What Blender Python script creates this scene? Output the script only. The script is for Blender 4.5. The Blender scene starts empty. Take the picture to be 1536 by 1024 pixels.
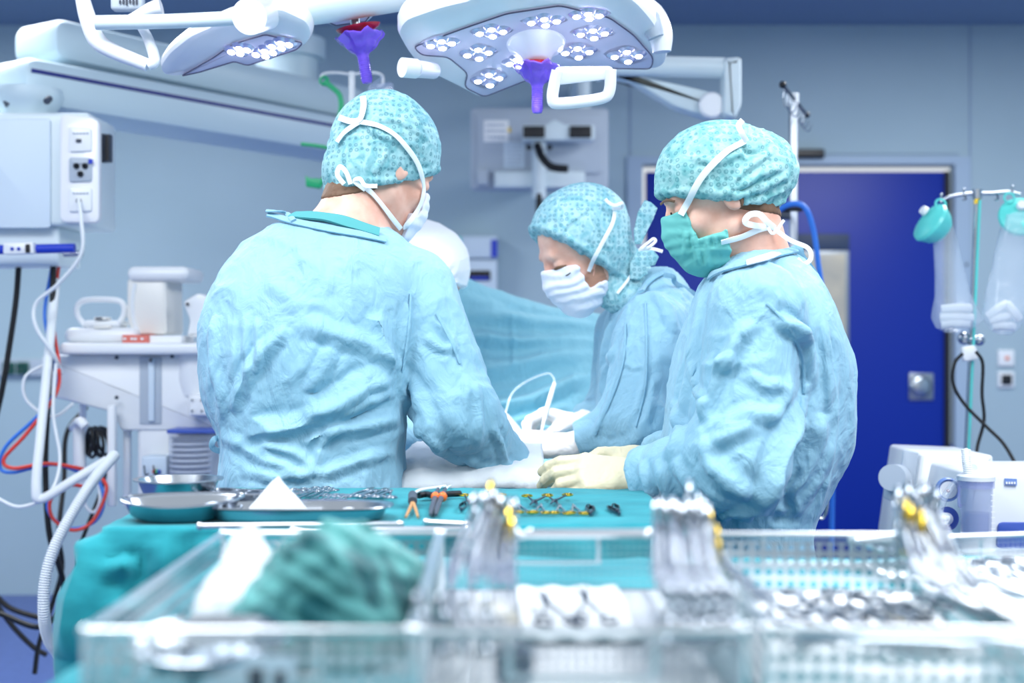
import bpy, bmesh, math, random
import numpy as np
from mathutils import Vector, Matrix, Quaternion
random.seed(7); RNG = np.random.RandomState(11)
C = bpy.context.scene.collection
F, CX, CY, EYE = 2040.0, 768.0, 512.0, 1.25
def P(px, py, d):
    """point at depth d that the photograph shows at (px, py): measured off the photo once, then fixed in the room"""
    return Vector(((px - CX) * d / F, d, EYE - (py - CY) * d / F))
def R(a): return math.radians(a)
def lin(c):
    return tuple(((v / 255.) / 12.92 if v / 255. <= .04045 else ((v / 255. + .055) / 1.055) ** 2.4) for v in c)

# ------------------------------------------------------------------ materials
M = {}
def mat(name, col, rough=.5, metal=0., spec=.5, trans=0., alpha=1., emis=None, estr=0., sub=0., coat=0., ior=1.45, sheen=0.):
    m = bpy.data.materials.new(name); m.use_nodes = True
    b = m.node_tree.nodes['Principled BSDF']; i = b.inputs
    i['Base Color'].default_value = (*lin(col), 1); i['Roughness'].default_value = rough
    i['Metallic'].default_value = metal; i['Specular IOR Level'].default_value = spec
    i['Transmission Weight'].default_value = trans; i['Alpha'].default_value = alpha
    i['IOR'].default_value = ior; i['Coat Weight'].default_value = coat
    if sheen: i['Sheen Weight'].default_value = sheen
    if sub:
        i['Subsurface Weight'].default_value = sub; i['Subsurface Scale'].default_value = .01
        i['Subsurface Radius'].default_value = (1, .35, .2)
    if emis:
        i['Emission Color'].default_value = (*lin(emis), 1); i['Emission Strength'].default_value = estr
    M[name] = m
    return m
def nodes(m): return m.node_tree.nodes, m.node_tree.links, m.node_tree.nodes['Principled BSDF']
def add_noise_color(m, c1, c2, scale, detail=4, lo=.35, hi=.65, vec='Object', stretch=None, dist=0.):
    N, L, b = nodes(m)
    tc = N.new('ShaderNodeTexCoord'); t = N.new('ShaderNodeTexNoise'); r = N.new('ShaderNodeValToRGB')
    t.inputs['Scale'].default_value = scale; t.inputs['Detail'].default_value = detail; t.inputs['Distortion'].default_value = dist
    src = tc.outputs[vec]
    if stretch:
        mp = N.new('ShaderNodeMapping'); mp.inputs['Scale'].default_value = stretch; L.new(src, mp.inputs[0]); src = mp.outputs[0]
    L.new(src, t.inputs['Vector']); L.new(t.outputs['Fac'], r.inputs[0]); L.new(r.outputs[0], b.inputs['Base Color'])
    r.color_ramp.elements[0].position = lo; r.color_ramp.elements[1].position = hi
    r.color_ramp.elements[0].color = (*lin(c1), 1); r.color_ramp.elements[1].color = (*lin(c2), 1)
    return r
def add_bump(m, scale, strength, dist=.002, kind='noise', detail=5, stretch=None, distort=0.):
    N, L, b = nodes(m)
    tc = N.new('ShaderNodeTexCoord'); bp = N.new('ShaderNodeBump')
    src = tc.outputs['Object']
    if stretch:
        mp = N.new('ShaderNodeMapping'); mp.inputs['Scale'].default_value = stretch; L.new(src, mp.inputs[0]); src = mp.outputs[0]
    if kind == 'noise':
        t = N.new('ShaderNodeTexNoise'); t.inputs['Detail'].default_value = detail; t.inputs['Distortion'].default_value = distort; out = t.outputs['Fac']
    else:
        t = N.new('ShaderNodeTexVoronoi'); t.feature = 'F1'; out = t.outputs['Distance']
    t.inputs['Scale'].default_value = scale
    L.new(src, t.inputs['Vector']); L.new(out, bp.inputs['Height'])
    bp.inputs['Strength'].default_value = strength; bp.inputs['Distance'].default_value = dist
    if b.inputs['Normal'].links:
        L.new(b.inputs['Normal'].links[0].from_socket, bp.inputs['Normal'])
    L.new(bp.outputs[0], b.inputs['Normal'])

def gown_mat(name, c1, c2):
    m = mat(name, c1, .62, spec=.25, sheen=.15)
    add_noise_color(m, c1, c2, 3.0, 5, .3, .7)
    add_bump(m, 26, .55, .009, 'noise', 6, (1, 1, .7), 1.2)
    add_bump(m, 11, .5, .02, 'noise', 3, (1, 1, .6), 1.6)
    add_bump(m, 420, .12, .0006, 'noise', 2)
    return m
gown_mat('gown', (134, 180, 203), (151, 195, 216))
gown_mat('gown_seam', (128, 174, 198), (142, 188, 210))
gown_mat('drape', (132, 192, 210), (148, 202, 218))
m = mat('table_cloth', (22, 134, 148), .8, spec=.2, sheen=.15)
add_noise_color(m, (18, 124, 138), (38, 148, 160), 9, 6); add_bump(m, 500, .25, .0008); add_bump(m, 14, .35, .01, 'noise', 4)
m = mat('under_cloth', (70, 190, 215), .7, spec=.2); add_bump(m, 14, .35, .01, 'noise', 4)
m = mat('towel', (50, 140, 140), .9, spec=.1, sheen=.3)
add_noise_color(m, (14, 84, 92), (96, 168, 168), 22, 6, .4, .62, dist=.6); add_bump(m, 160, .8, .004, 'noise', 4)
m = mat('gauze', (222, 228, 234), .9, spec=.1); add_bump(m, 60, .5, .004, 'noise', 5)
m = mat('skin', (226, 176, 156), .5, spec=.3, sub=.08)
add_noise_color(m, (222, 166, 146), (236, 192, 174), 24, 5); add_bump(m, 500, .08, .0005)
m = mat('skin_pink', (230, 150, 130), .5, spec=.3, sub=.08)
mat('stubble', (166, 124, 104), .7)
m = mat('hair', (112, 84, 64), .6); add_bump(m, 300, .6, .001, 'noise', 3, (1, 1, .15))
mat('lash', (38, 28, 24), .7)
m = mat('glove', (216, 208, 178), .42, spec=.45, sub=.05); add_bump(m, 55, .25, .002, 'noise', 3, (1, 1, 1), 1.0)
m = mat('glove_white', (246, 240, 238), .42, spec=.45, sub=.05); add_bump(m, 55, .25, .002, 'noise', 3)
m = mat('mask_teal', (110, 190, 186), .7, spec=.2); add_bump(m, 300, .1, .0006)
m = mat('mask_white', (226, 232, 246), .7, spec=.2); add_bump(m, 300, .1, .0006)
m = mat('tie', (236, 242, 246), .7, spec=.2)
m = mat('scrub', (84, 160, 164), .8, spec=.2); add_bump(m, 500, .2, .0006)
m = mat('cap_white', (244, 248, 252), .7, spec=.2); add_bump(m, 18, .4, .006, 'noise', 4)
mat('shoe', (230, 232, 236), .5); mat('trousers', (84, 180, 186), .8)

def cap_mat(name, base, light, dark, scale):
    m = mat(name, base, .62, spec=.25)
    N, L, b = nodes(m)
    tc = N.new('ShaderNodeTexCoord')
    v = N.new('ShaderNodeTexVoronoi'); v.inputs['Scale'].default_value = scale; v.inputs['Randomness'].default_value = .35
    L.new(tc.outputs['Object'], v.inputs['Vector'])
    ring = N.new('ShaderNodeValToRGB')                       # printed rosettes: a dark ring round a lighter middle
    e = ring.color_ramp.elements
    e[0].position = .0; e[0].color = (.55, .55, .55, 1); e[1].position = .42; e[1].color = (0, 0, 0, 1)
    a = e.new(.16); a.color = (.35, .35, .35, 1); a = e.new(.27); a.color = (1, 1, 1, 1); a = e.new(.34); a.color = (.7, .7, .7, 1)
    L.new(v.outputs['Distance'], ring.inputs[0])
    n = N.new('ShaderNodeTexNoise'); n.inputs['Scale'].default_value = 34; n.inputs['Detail'].default_value = 6; n.inputs['Distortion'].default_value = 1.5
    mp = N.new('ShaderNodeMapping'); mp.inputs['Scale'].default_value = (1, .5, 1); L.new(tc.outputs['Object'], mp.inputs[0]); L.new(mp.outputs[0], n.inputs['Vector'])
    r = N.new('ShaderNodeValToRGB'); r.color_ramp.elements[0].position = .36; r.color_ramp.elements[1].position = .62
    r.color_ramp.elements[0].color = (*lin(base), 1); r.color_ramp.elements[1].color = (*lin(light), 1)
    L.new(n.outputs['Fac'], r.inputs[0])
    mx = N.new('ShaderNodeMix'); mx.data_type = 'RGBA'
    mul = N.new('ShaderNodeMath'); mul.operation = 'MULTIPLY'; mul.inputs[1].default_value = .62
    L.new(ring.outputs[0], mul.inputs[0]); L.new(mul.outputs[0], mx.inputs[0])
    L.new(r.outputs[0], mx.inputs[6]); mx.inputs[7].default_value = (*lin(dark), 1)
    L.new(mx.outputs[2], b.inputs['Base Color'])
    add_bump(m, 60, .35, .003, 'noise', 5, (1, .4, 1), 1.0)
    return m
cap_mat('cap_a', (108, 168, 178), (160, 204, 210), (50, 108, 124), 82)
cap_mat('cap_c', (124, 182, 194), (168, 208, 216), (66, 128, 146), 82)
cap_mat('cap_d', (112, 178, 182), (164, 208, 210), (54, 122, 134), 82)

m = mat('wall_paint', (166, 188, 200), .6, spec=.2); add_noise_color(m, (163, 186, 198), (169, 191, 203), 1.2, 3)
m = mat('ceiling_paint', (132, 152, 178), .8, spec=.1)
m = mat('trim_paint', (160, 182, 204), .5)
m = mat('floor_vinyl', (72, 92, 158), .3, spec=.5); add_noise_color(m, (68, 88, 152), (80, 100, 166), 30, 5)
mat('wall_seam', (140, 162, 188), .6)
m = mat('door_blue', (2, 42, 150), .4, spec=.4)
mat('door_seal', (18, 22, 34), .6); mat('door_dark', (48, 66, 96), .5)
mat('opaque_pane', (176, 170, 158), .25, spec=.6); mat('pane_frame', (150, 158, 166), .35, .6)
mat('steel', (172, 180, 190), .24, 1.); mat('steel_bright', (226, 230, 234), .28, 1.); mat('steel_rough', (160, 168, 178), .36, 1.); mat('steel_dark', (88, 100, 116), .3, 1.)
mat('wire', (190, 202, 208), .32, 1.); mat('gold', (222, 190, 70), .2, 1.); mat('brass', (190, 170, 90), .3, 1.)
mat('white_plastic', (236, 240, 244), .35, coat=.2); mat('cream_plastic', (232, 232, 228), .4); mat('grey_plastic', (176, 188, 202), .45)
mat('pale_blue_plastic', (206, 222, 236), .4); mat('lamp_white', (238, 240, 246), .28, coat=.3)
mat('lamp_arm', (216, 230, 236), .35); mat('pendant', (196, 216, 226), .4); mat('navy', (22, 34, 120), .4); mat('blue_plastic', (30, 60, 190), .35)
mat('black_plastic', (24, 26, 32), .4); mat('dark_grey', (70, 78, 92), .5); mat('black_rubber', (16, 18, 22), .5)
mat('red_rubber', (226, 70, 60), .4); mat('blue_rubber', (50, 120, 220), .4); mat('white_rubber', (232, 238, 242), .4)
mat('orange', (240, 120, 50), .4); mat('tan', (186, 140, 92), .6); mat('green_plastic', (20, 175, 115), .35); mat('green_dark', (20, 90, 80), .4)
m = mat('purple_vinyl', (118, 84, 228), .15, spec=.7, coat=.5, alpha=.86); add_bump(m, 60, .5, .004, 'noise', 3)
mat('red_plastic', (170, 20, 40), .25, coat=.4); mat('teal_plastic', (96, 214, 208), .35, coat=.2)
mat('book_red', (222, 120, 108), .6); mat('paper', (244, 246, 248), .8); mat('ink', (60, 66, 80), .7); mat('faint_ink', (150, 165, 185), .7)
m = mat('clear_film', (215, 230, 246), .12, spec=.8, alpha=.3, coat=.6); add_bump(m, 26, .7, .01, 'noise', 3)
mat('clear_plastic', (200, 215, 245), .08, spec=.8, alpha=.3, coat=.5); mat('indigo_clear', (160, 170, 228), .1, spec=.7, alpha=.4)
mat('glass_lens', (205, 208, 240), .08, spec=.8, alpha=.35, coat=.4); mat('led', (236, 230, 255), .3, emis=(225, 225, 255), estr=22.)
mat('reflector', (206, 206, 232), .22, .55); mat('lens_tray', (222, 216, 238), .3, emis=None)
mat('lamp_line', (96, 92, 120), .4); mat('machine_blue', (64, 92, 180), .4); mat('gauge_blue', (120, 150, 210), .35)
mat('suture_mesh', (150, 205, 205), .4, .6)

# ------------------------------------------------------------------ objects
def woff(o):
    v = Vector((0, 0, 0))
    while o is not None:
        v += o.location; o = o.parent
    return v
def tag(o, label=None, cat=None, group=None, kind=None):
    if label: o['label'] = label
    if cat: o['category'] = cat
    if group: o['group'] = group
    if kind: o['kind'] = kind
    return o
def thing(name, label, cat, loc=(0, 0, 0), group=None):
    o = bpy.data.objects.new(name, None); C.objects.link(o); o.location = loc; o.empty_display_size = .05
    return tag(o, label, cat, group)
def mesh_obj(name, V, Fc, m, parent=None, smooth=True):
    off = woff(parent) if parent else Vector((0, 0, 0))
    V = np.asarray(V, dtype=np.float64).reshape(-1, 3) - np.array(off)
    me = bpy.data.meshes.new(name); me.from_pydata(V.tolist() if len(V) < 4000 else V, [], Fc if isinstance(Fc, list) else Fc.tolist())
    me.validate(); me.materials.append(M[m] if isinstance(m, str) else m)
    if smooth: me.polygons.foreach_set('use_smooth', [True] * len(me.polygons))
    o = bpy.data.objects.new(name, me); C.objects.link(o)
    if parent: o.parent = parent
    return o
def catmull(pts, n=6):
    pts = [Vector(p) for p in pts]
    if len(pts) < 3: return pts
    out = []
    for i in range(len(pts) - 1):
        p0 = pts[i - 1] if i else pts[0] * 2 - pts[1]; p1, p2 = pts[i], pts[i + 1]
        p3 = pts[i + 2] if i + 2 < len(pts) else p2 * 2 - p1
        for k in range(n):
            t = k / n
            out.append(.5 * ((2 * p1) + (p2 - p0) * t + (2 * p0 - 5 * p1 + 4 * p2 - p3) * t * t + (3 * p1 - p0 - 3 * p2 + p3) * t ** 3))
    return out + [pts[-1]]
class MB:
    def __init__(s): s.v = []; s.f = []
    def add(s, V, Fc):
        k = len(s.v); s.v += [tuple(v) for v in V]; s.f += [[i + k for i in f] for f in Fc]; return s
    def box(s, c, d, rot=None, bev=0.):
        """box centred at c with full sizes d, edges chamfered by bev"""
        c = Vector(c); hx, hy, hz = d[0] / 2, d[1] / 2, d[2] / 2; b = min(bev, hx * .9, hy * .9, hz * .9)
        bm = bmesh.new(); bmesh.ops.create_cube(bm, size=1)
        for v in bm.verts: v.co = Vector((v.co.x * 2 * hx, v.co.y * 2 * hy, v.co.z * 2 * hz))
        if b > 0: bmesh.ops.bevel(bm, geom=bm.edges[:], offset=b, segments=3, profile=.5, affect='EDGES')
        Mx = rot.to_matrix() if rot is not None and hasattr(rot, 'to_matrix') else (rot if rot is not None else Matrix.Identity(3))
        s.add([c + Mx @ v.co for v in bm.verts], [[v.index for v in f.verts] for f in bm.faces]); bm.free(); return s
    def cyl(s, a, b, r, r2=None, n=20, caps=True):
        return s.tube([a, b], [r, r if r2 is None else r2], n, caps, 0)
    def tube(s, pts, r, n=10, caps=True, smooth=6, flat=None):
        """round tube along pts (splined), or a ribbon when flat=(width, thickness, normal hint)"""
        if smooth and len(pts) > 2:
            m0 = len(pts); pts = catmull(pts, smooth)
            if isinstance(r, (list, tuple)): r = [np.interp(i / (len(pts) - 1) * (m0 - 1), range(m0), r) for i in range(len(pts))]
        pts = [Vector(p) for p in pts]
        if not isinstance(r, (list, tuple)): r = [r] * len(pts)
        rings = []; up = None
        for i, p in enumerate(pts):
            t = (pts[min(i + 1, len(pts) - 1)] - pts[max(i - 1, 0)])
            t = t.normalized() if t.length > 1e-9 else Vector((0, 0, 1))
            if up is None:
                up = Vector(flat[2]) if flat else (Vector((0, 0, 1)) if abs(t.z) < .9 else Vector((1, 0, 0)))
            if flat: up = Vector(flat[2])
            x = t.cross(up)
            if x.length < 1e-6: x = t.orthogonal()
            x.normalize(); y = x.cross(t).normalized()
            if not flat: up = y
            ring = []
            for k in range(n):
                a = 2 * math.pi * (k + (.5 if flat else 0)) / n
                if flat:
                    ca, sa = math.cos(a), math.sin(a)
                    ring.append(p + x * (flat[0] / 2 * math.copysign(abs(ca) ** .5, ca)) + y * (flat[1] / 2 * math.copysign(abs(sa) ** .5, sa)))
                else: ring.append(p + x * math.cos(a) * r[i] + y * math.sin(a) * r[i])
            rings.append(ring)
        V = [v for g in rings for v in g]; Fc = []
        for i in range(len(rings) - 1):
            for k in range(n):
                Fc.append([i * n + k, i * n + (k + 1) % n, (i + 1) * n + (k + 1) % n, (i + 1) * n + k])
        if caps: Fc.append(list(range(n))[::-1]); Fc.append([(len(rings) - 1) * n + k for k in range(n)])
        return s.add(V, Fc)
    def lathe(s, prof, c=(0, 0, 0), axis=(0, 0, 1), n=32, closed=False):
        """profile [(radius, height)] turned about axis through c"""
        ax = Vector(axis).normalized(); x = ax.orthogonal().normalized(); y = ax.cross(x); c = Vector(c)
        V = []; Fc = []
        for (r, h) in prof:
            for k in range(n):
                a = 2 * math.pi * k / n; V.append(c + ax * h + (x * math.cos(a) + y * math.sin(a)) * max(r, 1e-5))
        for i in range(len(prof) - 1):
            for k in range(n): Fc.append([i * n + k, i * n + (k + 1) % n, (i + 1) * n + (k + 1) % n, (i + 1) * n + k])
        if closed: Fc.append(list(range(n))[::-1]); Fc.append([(len(prof) - 1) * n + k for k in range(n)])
        return s.add(V, Fc)
    def torus(s, c, R_, r, axis=(0, 0, 1), n=28, m=8, sx=1., hint=None):
        ax = Vector(axis).normalized(); x = (Vector(hint) if hint is not None else ax.orthogonal()).normalized(); x = (x - ax * x.dot(ax)).normalized(); y = ax.cross(x); c = Vector(c); V = []; Fc = []
        for i in range(n):
            a = 2 * math.pi * i / n; d = x * math.cos(a) * sx + y * math.sin(a); dn = d.normalized()
            for k in range(m):
                b = 2 * math.pi * k / m; V.append(c + d * R_ + dn * r * math.cos(b) + ax * r * math.sin(b))
        for i in range(n):
            for k in range(m): Fc.append([i * m + k, i * m + (k + 1) % m, ((i + 1) % n) * m + (k + 1) % m, ((i + 1) % n) * m + k])
        return s.add(V, Fc)
    def ball(s, c, r, n=16, rot=None):
        r = (r, r, r) if not isinstance(r, (tuple, list)) else r; c = Vector(c); V = []; Fc = []; m = n // 2
        Mx = rot if rot is not None else Matrix.Identity(3)
        for i in range(m + 1):
            t = math.pi * (i + .001) / (m + .002)
            for k in range(n):
                a = 2 * math.pi * k / n; V.append(c + Mx @ Vector((r[0] * math.sin(t) * math.cos(a), r[1] * math.sin(t) * math.sin(a), r[2] * math.cos(t))))
        for i in range(m):
            for k in range(n): Fc.append([i * n + k, (i + 1) * n + k, (i + 1) * n + (k + 1) % n, i * n + (k + 1) % n])
        return s.add(V, Fc)
    def prism(s, outline, nrm, thick, bev=0.):
        """closed outline (3-D points in a plane) given thickness thick along nrm, edges chamfered"""
        nrm = Vector(nrm).normalized(); o = [Vector(p) for p in outline]; n = len(o); c = sum(o, Vector()) / n
        def inset(q):
            out = []
            for i in range(n):
                e1 = (o[i] - o[i - 1]).normalized(); e2 = (o[(i + 1) % n] - o[i]).normalized()
                n1 = nrm.cross(e1); n2 = nrm.cross(e2); b = (n1 + n2)
                b = b.normalized() / max(.4, math.sqrt(max(0., (1 + n1.dot(n2)) / 2))) if b.length > 1e-6 else n1
                out.append(o[i] + b * q)
            return out
        area = sum(((o[i] - c).cross(o[(i + 1) % n] - c)).dot(nrm) for i in range(n)); sg = 1 if area > 0 else -1
        if bev > 0: L_ = [(-thick / 2, bev), (-thick / 2 + bev * .3, bev * .3), (-thick / 2 + bev, 0), (thick / 2 - bev, 0), (thick / 2 - bev * .3, bev * .3), (thick / 2, bev)]
        else: L_ = [(-thick / 2, 0), (thick / 2, 0)]
        V = []; Fc = []
        for h, q in L_: V += [p + nrm * h for p in (inset(q * sg) if q else o)]
        for i in range(len(L_) - 1):
            for k in range(n):
                f = [i * n + k, i * n + (k + 1) % n, (i + 1) * n + (k + 1) % n, (i + 1) * n + k]
                Fc.append(f if sg > 0 else f[::-1])
        a = list(range(n))[::-1]; b = [(len(L_) - 1) * n + k for k in range(n)]
        Fc += [a, b] if sg > 0 else [a[::-1], b[::-1]]
        return s.add(V, Fc)
    def build(s, name, m, parent=None, smooth=True, auto=True):
        o = mesh_obj(name, s.v, s.f, m, parent, smooth)
        if smooth and auto:
            me = o.data; bm = bmesh.new(); bm.from_mesh(me); bmesh.ops.recalc_face_normals(bm, faces=bm.faces)
            for e in bm.edges:
                if len(e.link_faces) == 2 and e.link_faces[0].normal.angle(e.link_faces[1].normal, 0) > R(42): e.smooth = False
            bm.to_mesh(me); bm.free()
        return o
def rounded(pts, r, n=4):
    """2-D or 3-D outline with its corners rounded by r"""
    pts = [Vector(p) for p in pts]; out = []
    for i, p in enumerate(pts):
        a = pts[i - 1] - p; b = pts[(i + 1) % len(pts)] - p; q = min(r, a.length * .45, b.length * .45)
        s_, e = p + a.normalized() * q, p + b.normalized() * q
        for k in range(n + 1):
            t = k / n; out.append(s_ * (1 - t) ** 2 + p * 2 * t * (1 - t) + e * t * t)
    return out
def pxo(pts, d): return [P(x, y, d) for x, y in pts]
def copy_tree(o, parent=None):
    c = o.copy(); C.objects.link(c); c.parent = parent
    for ch in o.children: copy_tree(ch, c)
    return c
def text_obj(name, s, loc, size, m, parent, rot=(math.pi / 2, 0, 0)):
    cu = bpy.data.curves.new(name, 'FONT'); cu.body = s; cu.size = size; cu.extrude = .0004; cu.align_x = 'CENTER'; cu.align_y = 'CENTER'
    cu.materials.append(M[m]); t = bpy.data.objects.new(name, cu); C.objects.link(t); t.rotation_euler = rot
    t.location = Vector(loc) - (woff(parent) if parent else Vector()); t.parent = parent
    dg = bpy.context.evaluated_depsgraph_get(); me = bpy.data.meshes.new_from_object(t.evaluated_get(dg))
    o = bpy.data.objects.new(name, me); C.objects.link(o); o.parent = parent; o.location = t.location; o.rotation_euler = rot
    bpy.data.objects.remove(t); return o

# ------------------------------------------------------------------ implicit surfaces (numpy): bodies, clothes, hands
def n3(p):
    """smooth 3-D value noise in -1..1, p (n,3)"""
    i = np.floor(p).astype(np.int64); f = p - i; u = f * f * f * (f * (f * 6 - 15) + 10)
    def h(a, b, c):
        n = (a * 73856093) ^ (b * 19349663) ^ (c * 83492791); n = (n ^ (n >> 13)) * 1274126177; n = n & 0x7fffffff
        n = ((n >> 7) ^ n) * 1103515245 & 0x7fffffff
        return n.astype(np.float64) / 0x7fffffff * 2 - 1
    x, y, z = i[:, 0], i[:, 1], i[:, 2]; r = 0
    for dx in (0, 1):
        wx = u[:, 0] if dx else 1 - u[:, 0]
        for dy in (0, 1):
            wy = u[:, 1] if dy else 1 - u[:, 1]
            for dz in (0, 1):
                wz = u[:, 2] if dz else 1 - u[:, 2]; r = r + wx * wy * wz * h(x + dx, y + dy, z + dz)
    return r
def smin(a, b, k):
    if k <= 0: return np.minimum(a, b)
    h = np.clip(.5 + .5 * (b - a) / k, 0, 1); return b + (a - b) * h - k * h * (1 - h)
def smax(a, b, k): return -smin(-a, -b, k)
def cone(p, a, b, ra, rb):
    a = np.array(a); b = np.array(b); ba = b - a; t = np.clip(((p - a) @ ba) / max(ba @ ba, 1e-12), 0, 1)
    return np.linalg.norm(p - a - t[:, None] * ba, axis=1) - (ra + (rb - ra) * t)
def ell(p, c, r, Rm=None):
    q = p - np.array(c)
    if Rm is not None: q = q @ Rm
    r = np.array(r); k0 = np.linalg.norm(q / r, axis=1); k1 = np.linalg.norm(q / (r * r), axis=1)
    return k0 * (k0 - 1) / np.maximum(k1, 1e-9)
def surfnet(f, lo, hi, h, margin=2.2):
    lo = np.array(lo, float); hi = np.array(hi, float); B = 6
    n = (np.ceil((hi - lo) / h / B).astype(int)) * B + 1; nb = (n - 1) // B
    g = [lo[k] + (np.arange(nb[k]) + .5) * h * B for k in range(3)]
    cc = np.stack(np.meshgrid(*g, indexing='ij'), -1).reshape(-1, 3)
    act = (np.abs(f(cc)) < h * B * margin).reshape(nb)
    V = np.full(n, 1., np.float32)
    cs = np.sign(f(cc)).reshape(nb)
    V[:-1, :-1, :-1] = np.repeat(np.repeat(np.repeat(cs, B, 0), B, 1), B, 2)
    mask = np.zeros(n, bool); am = np.repeat(np.repeat(np.repeat(act, B, 0), B, 1), B, 2)
    for dx in (0, 1):
        for dy in (0, 1):
            for dz in (0, 1): mask[dx:dx + am.shape[0], dy:dy + am.shape[1], dz:dz + am.shape[2]] |= am
    idx = np.argwhere(mask); vals = np.empty(len(idx), np.float32)
    for s in range(0, len(idx), 400000): vals[s:s + 400000] = f(lo + idx[s:s + 400000] * h)
    V[mask] = vals
    V[0] = V[-1] = np.maximum(V[0], 1e-3) * 0 + 1; V[:, 0] = V[:, -1] = 1; V[:, :, 0] = V[:, :, -1] = 1
    ins = V < 0
    c = [ins[a:n[0] - 1 + a, b:n[1] - 1 + b, d:n[2] - 1 + d] for a in (0, 1) for b in (0, 1) for d in (0, 1)]
    s = sum(x.astype(np.int8) for x in c); cells = np.argwhere((s > 0) & (s < 8))
    corner = {(a, b, d): V[cells[:, 0] + a, cells[:, 1] + b, cells[:, 2] + d].astype(float) for a in (0, 1) for b in (0, 1) for d in (0, 1)}
    acc = np.zeros((len(cells), 3)); cnt = np.zeros(len(cells))
    for ax in range(3):
        for o1 in (0, 1):
            for o2 in (0, 1):
                k0 = [0, 0, 0]; oth = [q for q in range(3) if q != ax]; k0[oth[0]] = o1; k0[oth[1]] = o2; k1 = list(k0); k1[ax] = 1
                a, b = corner[tuple(k0)], corner[tuple(k1)]; x = (a < 0) != (b < 0)
                t = np.where(x, a / np.where(x, a - b, 1), 0); pt = np.zeros((len(cells), 3)); pt[:] = k0; pt[:, ax] = t
                acc += pt * x[:, None]; cnt += x
    verts = lo + (cells + acc / cnt[:, None]) * h
    ID = np.full(n, -1, np.int64); ID[cells[:, 0], cells[:, 1], cells[:, 2]] = np.arange(len(cells)); quads = []
    for ax in range(3):
        sl0 = [slice(None)] * 3; sl1 = [slice(None)] * 3; sl0[ax] = slice(0, -1); sl1[ax] = slice(1, None)
        A, Bq = ins[tuple(sl0)], ins[tuple(sl1)]
        e = np.argwhere(A != Bq); e = e[(e > 0).all(1)]
        fl = A[e[:, 0], e[:, 1], e[:, 2]]; u, w = [q for q in range(3) if q != ax]
        def cid(du, dw): q = e.copy(); q[:, u] -= du; q[:, w] -= dw; return ID[q[:, 0], q[:, 1], q[:, 2]]
        Q = np.stack([cid(0, 0), cid(1, 0), cid(1, 1), cid(0, 1)], 1)
        if ax == 1: fl = ~fl
        Q[~fl] = Q[~fl][:, ::-1]; quads.append(Q)
    Q = np.concatenate(quads); Q = Q[(Q >= 0).all(1)]
    return verts, Q
def vnormals(V, Q):
    d1 = V[Q[:, 2]] - V[Q[:, 0]]; d2 = V[Q[:, 3]] - V[Q[:, 1]]; fn = np.cross(d1, d2); N = np.zeros_like(V)
    for k in range(4): np.add.at(N, Q[:, k], fn)
    return N / np.maximum(np.linalg.norm(N, axis=1), 1e-12)[:, None]
def relax(V, Q, it=2, lam=.5):
    for _ in range(it):
        S = np.zeros_like(V); c = np.zeros(len(V))
        for k in range(4):
            for q in (1, 3): np.add.at(S, Q[:, k], V[Q[:, (k + q) % 4]]); np.add.at(c, Q[:, k], 1)
        V = V + lam * (S / np.maximum(c, 1)[:, None] - V)
    return V
def stack_sdf(secs):
    """secs: rows (z, cx, cy, rx, ry) of elliptical sections, smoothly interpolated"""
    s = np.array(sorted(secs)); z = s[:, 0]
    def f(p, grow=0., power=2.25):
        zz = np.clip(p[:, 2], z[0], z[-1]); c = [np.interp(zz, z, s[:, k]) for k in (1, 2, 3, 4)]
        rx, ry = c[2] + grow, c[3] + grow
        k = (np.abs((p[:, 0] - c[0]) / rx) ** power + np.abs((p[:, 1] - c[1]) / ry) ** power) ** (1 / power)
        d = (k - 1) * np.minimum(rx, ry)
        dz = np.maximum(z[0] - p[:, 2], p[:, 2] - z[-1]) - grow
        return smax(d, dz, .03)
    return f
def smooth_secs(secs, n=5):
    s = np.array(sorted(secs)); out = []
    z = np.linspace(s[0, 0], s[-1, 0], len(s) * n)
    cols = [np.interp(z, s[:, 0], s[:, k]) for k in range(1, 5)]
    ker = np.array([1, 2, 3, 2, 1]) / 9.
    cols = [np.convolve(np.pad(c, 2, mode='edge'), ker, 'valid') for c in cols]
    return list(zip(z, *cols))
def largest(V, Q):
    lab = np.arange(len(V))
    for _ in range(200):
        m = lab[Q].min(1); new = lab.copy()
        for k in range(4): np.minimum.at(new, Q[:, k], m)
        new = new[new]; new = new[new]
        if (new == lab).all(): break
        lab = new
    ids, cnt = np.unique(lab, return_counts=True); keep = lab == ids[np.argmax(cnt)]; remap = np.cumsum(keep) - 1
    return V[keep], remap[Q[keep[Q].all(1)]]
def to_px(V): return np.stack([CX + V[:, 0] / V[:, 1] * F, CY - (V[:, 2] - EYE) / V[:, 1] * F], 1)
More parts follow.
